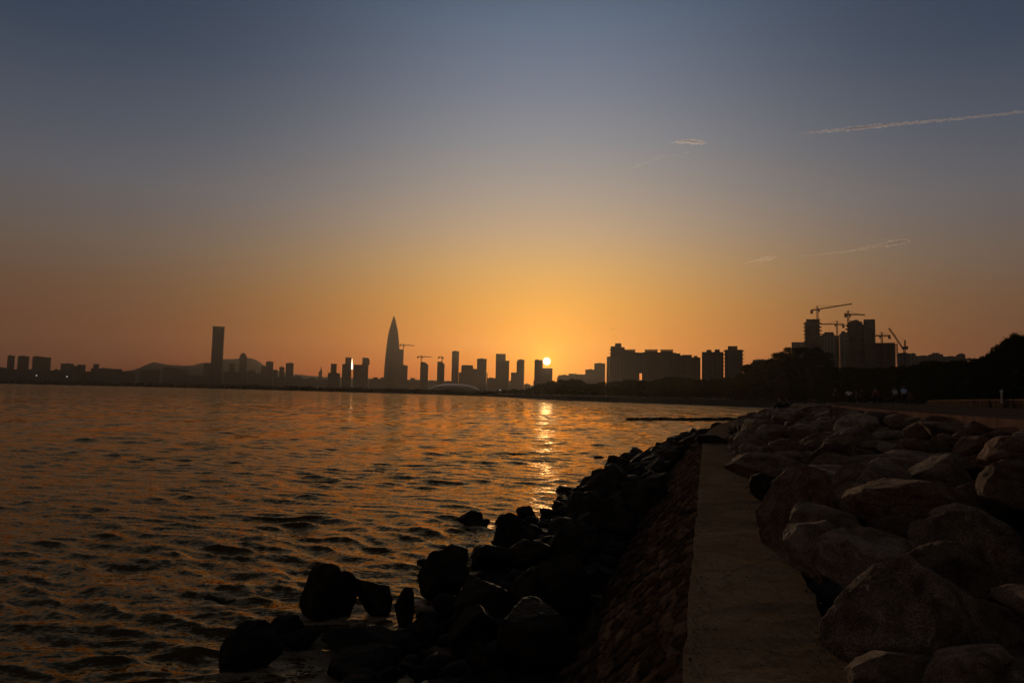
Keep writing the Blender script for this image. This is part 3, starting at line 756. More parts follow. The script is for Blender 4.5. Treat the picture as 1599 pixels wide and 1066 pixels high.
# low wall behind the promenade, hedge and grass bank
WALL = [(x, y) for x, y in LANDW if 8 <= y <= 150]
wr = empty('low_wall', (31.4, 40, PROM), 0, 'low pale stone sitting wall along the back of the promenade at the right', 'wall')
def offs(P, k):
    out = []
    for i, (x, y) in enumerate(P):
        x0, y0 = P[max(i-1, 0)]; x1, y1 = P[min(i+1, len(P)-1)]
        l = math.hypot(x1-x0, y1-y0); out.append((x + (y1-y0)/l*k, y - (x1-x0)/l*k))
    return out
def strip_solid(name, P, k0, k1, z0, z1, mat, parent=None, base=(0,0,0)):
    A, B = offs(P, k0), offs(P, k1); mb = MB()
    for i in range(len(P) - 1):
        mb.prism([(q[0]-base[0], q[1]-base[1]) for q in (A[i], B[i], B[i+1], A[i+1])], z0-base[2], z1-base[2])
    return mb.build(name, mat, parent)
M['wall_stone'] = rock_mat('wall_stone', [(0.03, 0.02, 0.015), (0.07, 0.048, 0.036), (0.11, 0.075, 0.055), (0.08, 0.06, 0.045)], bump=0.8, bscale=0.6, spec=0.0)
strip_solid('wall', WALL, 0.0, 0.4, PROM - 0.05, PROM + 0.55, M['wall_stone'], wr, (31.4, 40, PROM))
strip_solid('coping', WALL, -0.04, 0.46, PROM + 0.553, PROM + 0.63, M['kerb'], wr, (31.4, 40, PROM))

BANK = [(18, -8), (22, 8), (26, 22), (31.4, 40), (40, 60), (53, 85), (70, 115), (92, 150), (112, 185), (128, 230), (134, 268), (130, 305)]
lines = []
for k, h in ((0.46, 0.35), (3, 0.5), (8, 1.6), (14, 3.2), (22, 4.6), (34, 5.4), (60, 5.6), (110, 5.0), (170, 0)):
    lines.append([(x, y, PROM + h + (0.25 * math.sin(x * .31 + k) if k > 5 else 0)) for x, y in offs(BANK, k)])
loft('grass_bank', lines, M['grass'], label='dark grassy bank rising behind the low wall', cat='grass bank')

HED = [(x, y) for x, y in offs(LANDW, 1.5) if 18 <= y <= 152]
rgh = np.random.RandomState(33); hv = []
for (x0, y0), (x1, y1) in zip(HED, HED[1:]):
    L = math.hypot(x1 - x0, y1 - y0); n = int(L * 420 * (0.5 if y0 > 80 else 1))
    t = rgh.uniform(0, 1, n); w = rgh.normal(0, 0.45, n); top = 1.05 + 0.18 * np.sin((x0 + (x1 - x0) * t) * 1.7) + 0.1 * np.sin((y0 + (y1 - y0) * t) * 3.1)
    z = PROM + 0.3 + top * rgh.uniform(0, 1, n) ** 0.6 * np.clip(1.1 - w * w * 0.5, 0.2, 1)
    nx, ny = (y1 - y0) / L, -(x1 - x0) / L
    hv.append(np.stack([x0 + (x1 - x0) * t + nx * w, y0 + (y1 - y0) * t + ny * w, z], 1))
hv = np.concatenate(hv); n = len(hv)
a_ = rgh.normal(size=(n, 3)); a_ /= np.linalg.norm(a_, axis=1)[:, None]; b_ = np.cross(a_, rgh.normal(size=(n, 3))); b_ /= np.linalg.norm(b_, axis=1)[:, None]
s_h = (0.09 * rgh.uniform(0.6, 1.4, n))[:, None]
me = mesh_np('hedge', np.stack([hv - a_*s_h, hv + b_*s_h*.6, hv + a_*s_h, hv - b_*s_h*.6], 1).reshape(-1, 3), np.arange(4*n).reshape(n, 4))
tag(link('hedge', me, M['leaf_dark']), 'long low dark hedge right behind the sitting wall', 'hedge')

# ------------------------------------------------------------------ boulders
PROTO = {}
for s in range(16):
    PROTO[('g', s)] = rock_mesh('boulder', 200 + s, 5, planes=9 + s % 4, tight=(0.38, 0.78), rough=0.03)
    PROTO[('w', s)] = rock_mesh('sea_rock', 400 + s, 5, planes=8 + s % 4, tight=(0.3, 0.7), rough=0.03, hard=1.0, chipd=0.2)
def add_rock(q):
    if q['hero']:
        big = q['sx'] / q['y'] > 0.035
        me = rock_mesh(q['name'], q['seed'] * 7 + 1, 6 if big else 5, chipd=0.13 if q['name'] == 'boulder' else 0.2, planes=11 if q['name'] == 'boulder' else 8, tight=(0.42, 0.8) if q['name'] == 'boulder' else (0.3, 0.72), rough=0.024, hard=0.985 if q['name'] == 'boulder' else 1.0)
        me.materials.append(M[q['mat']])
    else:
        key = (q['mat'], q['seed'])
        if key not in PROTO:
            me = PROTO[('w' if q['name'] == 'sea_rock' else 'g', q['seed'])].copy(); me.materials.append(M[q['mat']]); PROTO[key] = me
        me = PROTO[key]
    o = bpy.data.objects.new(q['name'], me); COL.objects.link(o)
    o.location = (q['x'], q['y'], q['z']); o.scale = (q['sx'], q['sy'], q['sz'])
    o.rotation_euler = (0.0 if q['hero'] else q['tilt'] * 0.6, q['tilt'], q['rz'])
    tag(o, q['label'], 'boulder' if q['name'] == 'boulder' else 'rock', q['group'])
for q in ROCKS: add_rock(q)
print('rocks', len(ROCKS), sum(q['name'] == 'boulder' for q in ROCKS))

def rubble(name, pts, mat, label, cat, seed):
    rg = np.random.RandomState(seed); V_, F_ = ico(2); allv, allf, off = [], [], 0
    protos = []
    for k in range(12):
        v = V_.copy() * (1 + 0.15 * wave_noise(V_, k + seed, 2.5, 5))[:, None]
        for _ in range(8):
            n = rg.normal(size=3); n /= np.linalg.norm(n); v -= np.maximum(v @ n - rg.uniform(.4, .8), 0)[:, None] * n
        protos.append(v)
    for x, y, z, r in pts:
        a = rg.uniform(0, 6.283); c, s_ = math.cos(a), math.sin(a)
        v = protos[rg.randint(12)] * np.array([r * rg.uniform(.8, 1.4), r, r * rg.uniform(.5, .8)])
        v = v @ np.array([[c, s_, 0], [-s_, c, 0], [0, 0, 1]]) + np.array([x, y, z])
        allv.append(v); allf.append(F_ + off); off += len(v)
    tag(link(name, mesh_np(name, np.concatenate(allv), np.concatenate(allf), False), M[mat]), label, cat, kind='stuff')
rr_ = random.Random(41); pts = []
for i in range(2600):
    d = 3.0 * (18 ** rr_.random()); o = rr_.uniform(1.5, sea_edge(d) + 0.2); t = (o - 1.0) / 3.6
    if d < 14 and o > 3.9: continue
    if d < 14 and o > 2.6 and rr_.random() < 0.5: continue
    pts.append((path_x(d) - 0.53 - o, d, 0.38 - 0.5 * t + rr_.uniform(-0.1, 0.15), rr_.uniform(0.08, 0.25) * (1 + d / 70)))
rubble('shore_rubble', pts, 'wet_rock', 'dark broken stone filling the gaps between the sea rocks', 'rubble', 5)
pts = []
for i in range(1500):
    d = 1.5 * (12 ** rr_.random()); u = rr_.random(); e_ = (1 - u ** 2.2 * 1.0) if rr_.random() < 0.75 else rr_.random()
    o = 0.53 * (2 * e_ - 1) if rr_.random() < 0.8 else -0.53 * rr_.uniform(0.7, 1)
    r = rr_.uniform(0.003, 0.007) if rr_.random() < 0.95 else rr_.uniform(0.007, 0.014)
    pts.append((path_x(d) + o * 0.98, d, PZ + 0.004 + r * 0.35, r))
rubble('path_grit', pts, 'soil', 'loose grit and chips lying on the path', 'grit', 6)

# low breakwater reaching out from the bend
mb = MB(); rgb = random.Random(9)
p0 = at_z(980, 655.5, 0.0); p1 = at_z(1150, 656.5, 0.0)
V_, F_ = ico(3)
allv, allf, off = [], [], 0
for i in range(150):
    t = i / 149
    c = p0.lerp(p1, t) + Vector((0, rgb.uniform(-0.5, 0.5), 0.02 + 0.18 * rgb.random() * (0.4 + t)))
    s = np.array([rgb.uniform(0.25, 0.7), rgb.uniform(0.3, 0.6), rgb.uniform(0.14, 0.34)])
    v = V_ * (1 + 0.12 * wave_noise(V_, i, 3, 5))[:, None] * s + np.array(c[:])
    allv.append(v); allf.append(F_ + off); off += len(v)
tag(link('breakwater', mesh_np('breakwater', np.concatenate(allv), np.concatenate(allf), True), M['wet_rock']),
    'thin dark breakwater lying across the water from the bend of the shore', 'breakwater')

# ------------------------------------------------------------------ trees
def leaf_crown(name, seed, n, size, clumps, shape, mat):
    """many small leaf faces gathered round clump centres"""
    rg = np.random.RandomState(seed)
    C = clumps(rg); w = np.array([c[3] for c in C]) ** 2; w /= w.sum()
    ids = rg.choice(len(C), n, p=w); C = np.array(C)
    d = rg.normal(size=(n, 3)); d /= np.linalg.norm(d, axis=1)[:, None]
    rad = C[ids, 3] * rg.uniform(0.35, 1.0, n) ** 0.6
    P = C[ids, :3] + d * rad[:, None] * np.array(shape)
    a = rg.normal(size=(n, 3)); a /= np.linalg.norm(a, axis=1)[:, None]
    b = np.cross(a, rg.normal(size=(n, 3))); b /= np.linalg.norm(b, axis=1)[:, None]
    P += rg.normal(size=(n, 3)) * (rg.uniform(0, 1, n) < 0.14)[:, None] * 0.032
    s = size * rg.uniform(0.6, 1.4, n)[:, None]
    V = np.stack([P - a * s, P + b * s * 0.5, P + a * s, P - b * s * 0.5], 1).reshape(-1, 3)
    me = mesh_np(name, V, np.arange(4 * n).reshape(n, 4)); me.materials.append(mat); return me
def trunk_mesh(name, seed, h, r, limbs, spread, top):
    rg = random.Random(seed); mb = MB()
    pts = [(0, 0, -0.3), (rg.uniform(-.1, .1), rg.uniform(-.1, .1), h * 0.5), (rg.uniform(-.2, .2), 0, h)]
    mb.tube(pts, [r * 1.3, r, r * 0.75], 8)
    for i in range(limbs):
        a = 6.283 * i / limbs + rg.uniform(-.3, .3); q = spread * rg.uniform(0.5, 1)
        s = Vector((0, 0, h * rg.uniform(0.75, 0.98)))
        e = Vector((math.cos(a) * q, math.sin(a) * q, top * rg.uniform(0.75, 0.98)))
        m_ = s.lerp(e, 0.5) + Vector((0, 0, 0.12 * top * rg.uniform(-1, 1)))
        mb.tube([s, m_, e], [r * 0.6, r * 0.38, r * 0.14], 6)
    me = bpy.data.meshes.new(name); me.from_pydata(mb.v, [], mb.f); me.update(); me.materials.append(M['bark']); return me
def round_clumps(rg):      # unit tree: about 1 high, crown from 0.25 to 1
    out = []
    for i in range(34):
        a = rg.uniform(0, 6.283); q = 0.36 * math.sqrt(rg.uniform(0, 1)); z = rg.uniform(0.1, 0.92)
        q *= math.sqrt(max(0.3, 1 - ((z - 0.5) / 0.5) ** 2))
        out.append((math.cos(a) * q, math.sin(a) * q, z, rg.uniform(0.07, 0.13)))
    return out
TREES = []
for k in range(4):
    TREES.append((trunk_mesh('trunk', 40 + k, 0.4, 0.022, 6, 0.3, 0.8),
                  leaf_crown('crown', 60 + k, 7000, 0.016, round_clumps, (1, 1, 0.8), M['leaf' if k % 2 else 'leaf_dark'])))
NEART = []
for k in range(2):
    NEART.append((trunk_mesh('trunk', 45 + k, 0.4, 0.02, 7, 0.3, 0.8),
                  leaf_crown('crown', 66 + k, 24000, 0.012, round_clumps, (1, 1, 0.8), M['leaf_dark'])))
def tree(x, y, z, h, wf, label, group, near=False, name='leafy_tree'):
    e = empty(name, (x, y, z), rng.uniform(0, 6.28), label, 'tree', group)
    t, c = rng.choice(NEART if near else TREES)
    e.scale = (h * wf, h * wf, h)
    link('trunk', t, None, e); link('crown', c, None, e)
    return e
def prof(pts, px):
    if px <= pts[0][0]: return pts[0][1]
    for (a, b), (c, d) in zip(pts, pts[1:]):
        if a <= px <= c: return b + (d - b) * (px - a) / (c - a)
    return pts[-1][1]
# row along the far promenade, left of the blocks of flats to the bend
P1 = [(775, 609), (800, 607), (825, 605), (838, 600), (860, 595), (885, 592), (905, 591), (918, 598), (940, 596), (960, 594), (985, 592.5), (1020, 593),
      (1040, 588), (1060, 585.5), (1072, 590), (1100, 592), (1130, 590), (1160, 587), (1190, 582), (1210, 580)]
def shore_depth(px): return prof([(775, 800), (820, 600), (880, 465), (950, 420), (1050, 385), (1150, 345), (1210, 335)], px)
px = 776.0
while px < 1206:
    for row in (0, 1):
        D_ = shore_depth(px) + 14 + 26 * row
        q = px + rng.uniform(-5, 5)
        top = at_depth(q, prof(P1, q) + rng.uniform(-1.0, 2.5) + 2 * (1 - row), D_)
        h = top.z - PROM
        lab = 'dark leafy tree in the row along the far shore under the low sun' if px < 940 else ('dark leafy tree in the row in front of the long block of flats' if px < 1095 else 'dark leafy tree in the row in front of the pair of right hand blocks')
        gr = 'trees of the far shore row under the sun' if px < 940 else ('trees in front of the long block' if px < 1095 else 'trees in front of the paired blocks')
        lab = lab.replace('dark leafy tree', 'front dark tree' if row == 0 else 'rear dark tree')
        tree(top.x, D_, PROM - 0.1, h / 0.97, rng.uniform(0.9, 1.25) * max(1, 8 / max(h, 4)), lab, gr)
    px += 6.5 if px < 1000 else 8.5
# wood between the umbrella tree and the right edge
P2 = [(1155, 584), (1163, 577), (1175, 566), (1190, 563), (1205, 564), (1215, 566), (1300, 572), (1310, 570), (1340, 573), (1380, 574), (1420, 571),
      (1450, 566), (1480, 563), (1510, 560), (1529, 553), (1553, 542), (1570, 531), (1592, 515), (1640, 506), (1700, 500)]
def wood_depth(px): return prof([(1155, 350), (1200, 345), (1260, 330), (1300, 290), (1340, 250), (1400, 215), (1450, 180), (1500, 150), (1540, 118), (1600, 96), (1700, 85)], px)
px = 1158.0
while px < 1680:
    for row in range(4):
        D_ = wood_depth(px) + (10, 22, 40, 0)[row]
        q = px + rng.uniform(-7, 7)
        yt = prof(P2, q) + rng.uniform(-2, 4) + (4, 2, 0, 24)[row]
        if row == 3 and (yt > 612 or px > 1440): continue
        if px > 1500: yt += 6
        top = at_depth(q, yt, D_)
        base = PROM + (2.5 if px > 1300 else 1.0) * (0.4 if row == 3 else 1)
        h = top.z - base
        if h < 2: continue
        if px < 1300: lab, gr = 'dark tree of the wood around the umbrella crowned tree', 'wood around the umbrella tree'
        elif px < 1500: lab, gr = 'dark tree of the wood below the construction towers', 'wood below the construction towers'
        else: lab, gr = 'dark bushy tree on the bank at the right edge of the picture', 'trees on the right hand bank'
        lab = lab.replace(' of the picture', '') + ', %s' % ('front row' if row in (0, 3) else ('second row' if row == 1 else 'back row'))
        tree(top.x, D_, base, h / 0.97, (rng.uniform(0.9, 1.3) * max(1, 9 / max(h, 4))) if px < 1490 else rng.uniform(0.55, 0.8) * max(1, 5 / max(h, 2)), lab, gr, near=px > 1500)
    px += 9.0 if px < 1500 else 9.5
for q in range(1150, 1312, 5):      # undergrowth along the far bend
    D_ = 322 + rng.uniform(-4, 4) if q < 1285 else 262
    t_ = at_depth(q, 600 + rng.uniform(-3, 3), D_)
    tree(t_.x, D_, PROM - 0.6, (t_.z - PROM) / 0.9, rng.uniform(1.2, 1.6), 'low dark bush under the trees at the far bend of the promenade', 'bushes at the far bend', name='bush')
# umbrella crowned tree
def umb_clumps(rg):
    out = []
    for (z, q0, q1, cx, n) in ((0.93, 0, 0.42, 0.08, 20), (0.85, 0.2, 0.66, 0.04, 26), (0.74, 0.25, 0.82, -0.06, 34), (0.62, 0.2, 0.86, 0.0, 34)):
        for i in range(n):
            a = rg.uniform(0, 6.283); q = rg.uniform(q0, q1)
            out.append((cx + math.cos(a) * q, math.sin(a) * q, z + rg.uniform(-.025, .025) - 0.12 * q * q, rg.uniform(0.09, 0.15)))
    return out
um = leaf_crown('crown', 77, 34000, 0.013, umb_clumps, (1, 1, 0.5), M['leaf_dark'])
ut = trunk_mesh('trunk', 78, 0.42, 0.03, 11, 0.62, 0.86)
def umbrella(px, py, D_, wpx, lab):
    top = at_depth(px, py, D_); e = empty('umbrella_tree', (top.x, D_, PROM + 2), 0.4, lab, 'tree')
    h = top.z - PROM - 2; w = wpx * D_ / F / 2 / 0.8
    e.scale = (w, w, h); link('trunk', ut, None, e); link('crown', um, None, e)
umbrella(1252, 541, 322, 104, 'wide flat crowned umbrella tree standing above the dark wood')
umbrella(1222, 552, 330, 56, 'smaller flat crowned tree overlapping the left side of the umbrella tree')

# mangrove belt along the distant left shore: a far-off wood read as one mass
allv, allf, off = [], [], 0
V_, F_ = ico(2)
rgm = np.random.RandomState(8)
for (x0, y0), (x1, y1) in zip(FAR, FAR[1:]):
    L = math.hypot(x1 - x0, y1 - y0); n = int(L / 5)
    for i in range(n):
        t = rgm.uniform(); dpt = rgm.uniform(6, 50)
        pxh = 4.6 if x1 / y1 * F + 800 > 420 else 5.2
        hh_ = pxh * y0 / F * rgm.uniform(0.7, 1.15); s = np.array([rgm.uniform(4, 11), 5, hh_ * 0.75])
        v = V_ * (1 + rgm.uniform(-.18, .18, len(V_)))[:, None] * s + np.array([x0 + (x1-x0)*t, y0 + (y1-y0)*t + dpt, PROM + hh_ * 0.3])
        allv.append(v); allf.append(F_ + off); off += len(v)
tag(link('mangrove_belt', mesh_np('mangrove_belt', np.concatenate(allv), np.concatenate(allf), False), M['mangrove']),
    'low dark belt of mangroves along the distant shore', 'mangroves', kind='stuff')

# hills behind the left of the city
HP = [(180, 585), (203, 578), (215, 575.5), (228, 569.5), (239.5, 565), (257, 568.5), (285, 571), (302, 570), (313, 567), (330, 565.5), (351, 560.5), (374, 560), (392, 558.5), (402, 563),
      (414, 571), (430, 578), (460, 584), (500, 588), (560, 590), (640, 592), (760, 597), (900, 606)]
D_ = 5300
lines = []
xs = np.linspace(180, 900, 241)
for dy, k in ((-420, 0.0), (-260, 0.35), (-120, 0.75), (0, 1.0), (150, 0.8), (420, 0.0)):
    l = []
    for i, q in enumerate(xs):
        c = at_depth(q, prof(HP, q) , D_); z = PROM + (c.z - PROM) * k + (5 * math.sin(q * .9 + dy) + 3.5 * math.sin(q * 2.3 + dy * .5)) * (0.25 + k * (1 - k) * 4) * (1 if k else 0)
        l.append((c.x * (D_ + dy) / D_, D_ + dy, z))
    lines.append(l)
hl_ = loft('hills', lines, M['hill'], label='low grey hills behind the left part of the city', cat='hills')
for p in hl_.data.polygons: p.use_smooth = True

# ------------------------------------------------------------------ city
class Bld:
    """a building turned toward the bay; its blocks are given by the outline they have in the view"""
    def __init__(s, name, px, D, label, cat='building', group=None, th=None):
        s.D = D; s.px = px
        c = at_depth(px, 600, D); s.az = math.atan2(c.x, D)
        s.o = empty(name, (c.x, D, PROM - 0.05), -s.az, label, cat, group)
        s.th = th
    def lx(s, px, py):
        p = at_depth(px, py, s.D)            # across the line of sight, at the building's distance
        return math.tan(math.atan2(p.x, p.y) - s.az) * (s.D / math.cos(s.az))
    def lz(s, px, py): return at_depth(px, py, s.D).z - PROM + 0.05
    def block(s, name, x0, x1, yt, mat, yb=None, dy=0.0, th=None, slant=0.0, slabs=False, clip=None):
        a, b = s.lx(x0, yt), s.lx(x1, yt); z1 = s.lz((x0 + x1) / 2, yt); z0 = 0.0 if yb is None else s.lz((x0 + x1) / 2, yb)
        th = th or s.th or max(18.0, (b - a) * 0.8)
        mb = MB()
        if slant: mb.prism([(a, dy), (b, dy), (b, dy + th), (a, dy + th)], z0, [z1, z1 - slant, z1 - slant, z1])
        elif clip: c = (b - a) * clip; mb.prism([(a + c, dy), (b - c, dy), (b, dy + c), (b, dy + th - c), (b - c, dy + th), (a + c, dy + th), (a, dy + th - c), (a, dy + c)], z0, z1)
        else: mb.box(a, b, dy, dy + th, z0, z1)
        return mb.build(name, M[mat], s.o), (a, b, z0, z1, dy, th)
    def slabs(s, geom, step=3.4, out=1.2, mat='raw_concrete', name='floor_slabs', zfrom=0.3):
        a, b, z0, z1, dy, th = geom; mb = MB(); z = z0 + (z1 - z0) * zfrom
        while z < z1 - 0.5:
            mb.box(a - out, b + out, dy - out, dy + th * 0.8, z, z + 0.35); z += step
        return mb.build(name, M[mat], s.o)
    def frame(s, x0, x1, yt, yb, mat='raw_concrete', dy=2.0, n=5, name='roof_frame'):
        a, b = s.lx(x0, yt), s.lx(x1, yt); z1 = s.lz(x0, yt); z0 = s.lz(x0, yb); mb = MB()
        w = max(1.1, (b - a) * 0.05)
        for i in range(n):
            x = a + (b - a - w) * i / (n - 1)
            for y in (dy, dy + 9): mb.box(x, x + w, y, y + w, z0, z1 - 1.0)
        mb.box(a - 0.5, b + 0.5, dy - 0.5, dy + 10, z1 - 0.997, z1); mb.box(a + 0.1, b - 0.1, dy + 3, dy + 7, z0, z0 + (z1 - z0) * 0.62)
        return mb.build(name, M[mat], s.o)
def simple(name, D, label, blocks, mat='concrete_tower', group=None, th=None):
    x0 = min(b[0] for b in blocks); x1 = max(b[1] for b in blocks)
    B = Bld(name, (x0 + x1) / 2, D, label, group=group, th=th)
    for i, b in enumerate(blocks):
        nm = b[3] if len(b) > 3 else ('tower_block' if i == 0 else 'wing')
        g = B.block(nm, b[0], b[1], b[2], b[4] if len(b) > 4 else mat, dy=3.0 * i, clip=b[5] if len(b) > 5 else None)[1]
        if i == 0 and b[1] - b[0] > 6:      # plant room on the roof
            w = b[1] - b[0]
            B.block('roof_plant', b[0] + w * (0.2 + 0.1 * (int(b[0]) % 3)), b[0] + w * (0.55 + 0.1 * (int(b[0]) % 3)), b[2] - 0.9, mat, yb=b[2] + 0.02, dy=6, th=10)
    if int(x0 * 7) % 3 == 0 and x1 - x0 < 24:
        mb = MB(); xa = B.lx((blocks[0][0] * 0.6 + blocks[0][1] * 0.4), blocks[0][2]); z = B.lz(blocks[0][0], blocks[0][2])
        mb.tube([(xa, 9, z - 0.5), (xa, 9, z + 2.6 * D / F)], [0.7, 0.3], 5); mb.build('aerial', M['rail'], B.o)
    return B
S = simple
gl = 'low blocks of the left skyline'
S('office_tower', 3250, 'narrowest of three flat topped towers at the far left', [(12, 23.5, 555.2)])
S('office_tower', 3270, 'middle one of three flat topped towers at the far left', [(28, 46, 556)])
S('office_tower', 3290, 'widest of three flat topped towers at the far left', [(51, 71, 556.8), (71, 80, 557.6)])
S('low_block', 3200, 'low block cut off by the left edge of the picture', [(-14, 11, 573.6)])
S('low_block', 3220, 'long low podium in front of the three far left towers', [(10, 84, 577)])
S('low_block', 3350, 'small low block right of the three far left towers', [(84, 95, 577)])
S('apartment_block', 3230, 'stepped slab with a notch in its roofline right of the three far left towers', [(95, 116, 567.8), (116, 121, 571), (121, 134, 568.8)], 'grey_flats')
S('low_block', 3300, 'low link block between the notched slab and the long flat one', [(133, 143, 580)])
S('apartment_block', 3260, 'long flat slab with a small tower on its left end', [(142, 190, 575.3), (146, 155, 568.3, 'stair_tower')], 'grey_flats')
S('low_block', 3350, 'low block at the foot of the hills', [(180, 191, 577)])
S('low_block', 3380, 'low wide block below the left slope of the hills', [(190, 212, 579.5)])
S('low_block', 3300, 'low block under the first summit of the hills', [(220, 236, 578.5), (234, 250, 577)])
S('apartment_block', 3350, 'wide slab under the saddle of the hills left of the tallest flat tower', [(255, 280, 574), (280, 292, 575)], 'grey_flats')
S('low_block', 3250, 'lowest block just left of the tallest flat tower', [(291, 320, 586)])
S('office_tower', 3300, 'slim block leaning against the left side of the tallest flat tower', [(318, 329, 567.5)])
B = Bld('skyscraper', 341, 3300, 'tallest flat topped glass skyscraper left of the bullet shaped one', th=56)
B.block('tower_shaft', 332.2, 350.8, 512.2, 'glass_tower', clip=0.12); B.block('crown', 331.8, 351.2, 509.6, 'raw_concrete', yb=512.18, dy=-0.6, th=57, clip=0.12)
g = B.block('corner_pier', 348.9, 349.9, 514, 'raw_concrete', dy=-1.2, th=2)[1]
S('office_tower', 3350, 'slim block right of the tallest flat tower', [(358, 366.5, 567.6)])
S('low_block', 3250, 'low block left of the round shouldered tower', [(350, 374, 580.5)])
B = Bld('office_tower', 380, 3300, 'round shouldered tower standing before the right hand hill', th=40)
B.block('tower_block', 374, 386.2, 556, 'concrete_tower', clip=0.15); B.block('crown', 375, 384.6, 553, 'concrete_tower', yb=555.98, dy=3, th=32, clip=0.2); B.block('roof_plant', 377, 382.8, 551, 'raw_concrete', yb=552.98, dy=7, th=20, clip=0.25)
S('low_block', 3300, 'low block right of the round shouldered tower', [(386, 399, 579)])
S('low_block', 3320, 'low block below the right end of the hills', [(398, 409, 583.5)])
S('office_tower', 3350, 'tower at the right foot of the hills', [(407.6, 416, 571.5)])
S('office_tower', 3300, 'flat topped tower right of the hills', [(415.5, 427, 564.5), (427, 433.5, 577)])
S('office_tower', 3400, 'faint slim tower left of the one with an aerial', [(436.5, 444.5, 573)])
B = S('office_tower', 3300, 'dark square tower with a short aerial on its roof', [(446.5, 458.8, 566.8)])
mb = MB(); z = B.lz(452, 566.8); mb.tube([(0, 8, z - 1), (0, 8, z + 9)], [0.9, 0.4], 6); mb.build('aerial', M['rail'], B.o)
S('low_block', 3200, 'low block in front of the tower with the aerial', [(430, 462, 589)])
S('low_block', 3250, 'low dark block right of the tower with the aerial', [(459, 471, 587.5)])
S('low_block', 3500, 'long faint row of low roofs before the stepped twin towers', [(470, 500, 591.5), (484, 489, 589), (500, 514, 592)])
B = Bld('spire_tower', 500.3, 4200, 'faint distant tower with a pointed spire', th=26)
B.block('tower_block', 497.5, 503.2, 580, 'concrete_tower')
mb = MB(); z0 = B.lz(500, 580); z1 = B.lz(500, 571.5); mb.tube([(0, 12, z0 - .1), (0, 12, z0 + (z1-z0)*.45), (0, 12, z1)], [9, 3.5, 0.6], 8); mb.build('spire', M['raw_concrete'], B.o)
S('office_tower', 3000, 'stepped tower with a narrow upper part, first right of the spire', [(512, 531, 582.3), (516.7, 526, 567.6, 'upper_tower')], 'concrete_tower')
# the two towers whose glass side walls catch the sun
def glint_tower(px0, px1, yt, wing, strip, ys, D, label):
    B = Bld('office_tower', (px0 + px1) / 2, D, label, th=44)
    B.block('tower_block', px0, px1, yt, 'concrete_tower'); B.block('wing', wing[0], wing[1], wing[2], 'concrete_tower', dy=-6, th=36)
    # glazed wall turned so that it mirrors the sun to the bay
    a, b = B.lx(strip[0], yt), B.lx(strip[1], yt)
    zt = B.lz(strip[0], ys[0]); zb = B.lz(strip[0], ys[1])
    mid = B.o.matrix_world if False else Vector((at_depth(strip[0], 565, D).x, D, 110))
    nrm_ = ((Vector((0, 0, CAMZ)) - mid).normalized() + SUN).normalized()
    ang_ = math.atan2(nrm_.y, nrm_.x) + B.az                # in the building's own frame
    # plane through (a, 0) along the tangent direction
    tx, ty = -math.sin(ang_), math.cos(ang_)
    if ty < 0: tx, ty = -tx, -ty
    L = (b - a) / max(1e-3, abs(tx)) if abs(tx) > 0.03 else 60
    L = min(L, 60)
    # the visible width comes from the wedge: front edge stands out toward the right
    tilt = nrm_.z * (zt - zb)
    mb = MB()
    x1_, y1_ = b, -2.0
    x2_, y2_ = b + tx * L, -2.0 + ty * L
    if x2_ > x1_: x1_, x2_ = b - tx * L, b
    mb.add([(x1_, y1_, zb), (x2_, y2_, zb), (x2_, y1_ + L * 1.0, zb), (a - 0.6, y2_, zb), (a - 0.6, y1_, zb),
            (x1_ - tilt, y1_, zt), (x2_ - tilt, y2_, zt), (x2_ - tilt, y1_ + L, zt), (a - 0.6, y2_, zt), (a - 0.6, y1_, zt)],
           [(0, 1, 6, 5), (3, 4, 9, 8), (4, 0, 5, 9), (1, 3, 8, 6), (5, 6, 8, 9), (4, 3, 1, 0)])
    mb.build('glass_wall', M['mirror_glass'], B.o)
glint_tower(539.5, 549.3, 557.8, (534.6, 540.3, 568.2), (549.3, 551.6), (559.5, 576), 3000, 'left one of two towers with a sunlit glass edge')
glint_tower(566, 575.8, 558.2, (552.2, 566.5, 569.3), (575.8, 577.8), (560.3, 569), 3000, 'right one of two towers with a sunlit glass edge')
S('low_block', 3500, 'faint low roofs between the glinting towers and the bullet shaped one', [(577, 602, 592.5), (583, 590, 588.8), (594, 601, 589)])
# bullet shaped skyscraper
D_ = 3400
B = Bld('bullet_skyscraper', 616, D_, 'tallest bullet shaped skyscraper tapering to a point', 'skyscraper')
pr_ = [(0.0, 12.2), (0.12, 12.3), (0.25, 12.1), (0.36, 11.6), (0.47, 10.9), (0.59, 9.8), (0.68, 8.8), (0.755, 7.6), (0.82, 6.1), (0.89, 3.9), (0.945, 2.1), (0.98, 0.9), (1.0, 0.1)]
ht = B.lz(615.2, 491.5)
xo = B.lx(615.2, 491.5)
mb = MB(); kf = D_ / F / 1.0 * math.cos(B.az)
mb.tube([(xo, 45, ht * t) for t, w in pr_], [w * kf for t, w in pr_], 28)
o = mb.build('shaft', M['glass_tower'], B.o, smooth=True)
mb = MB()
for i in range(28):
    a = 6.283 * i / 28
    mb.tube([(xo + math.cos(a) * w * kf * 1.01, 45 + math.sin(a) * w * kf * 1.01, ht * t) for t, w in pr_], [0.9] * len(pr_), 4)
mb.build('fins', M['raw_concrete'], B.o)
S('office_tower', 3250, 'unfinished tower touching the right side of the bullet shaped one', [(618, 630, 545.2)])
S('office_tower', 3200, 'lower tower right of the bullet shaped one', [(627, 636.8, 570.3)])
S('low_block', 3600, 'faint roofs between the bullet shaped tower and the twin slanted ones', [(636, 657, 594), (641, 648, 589.8)])
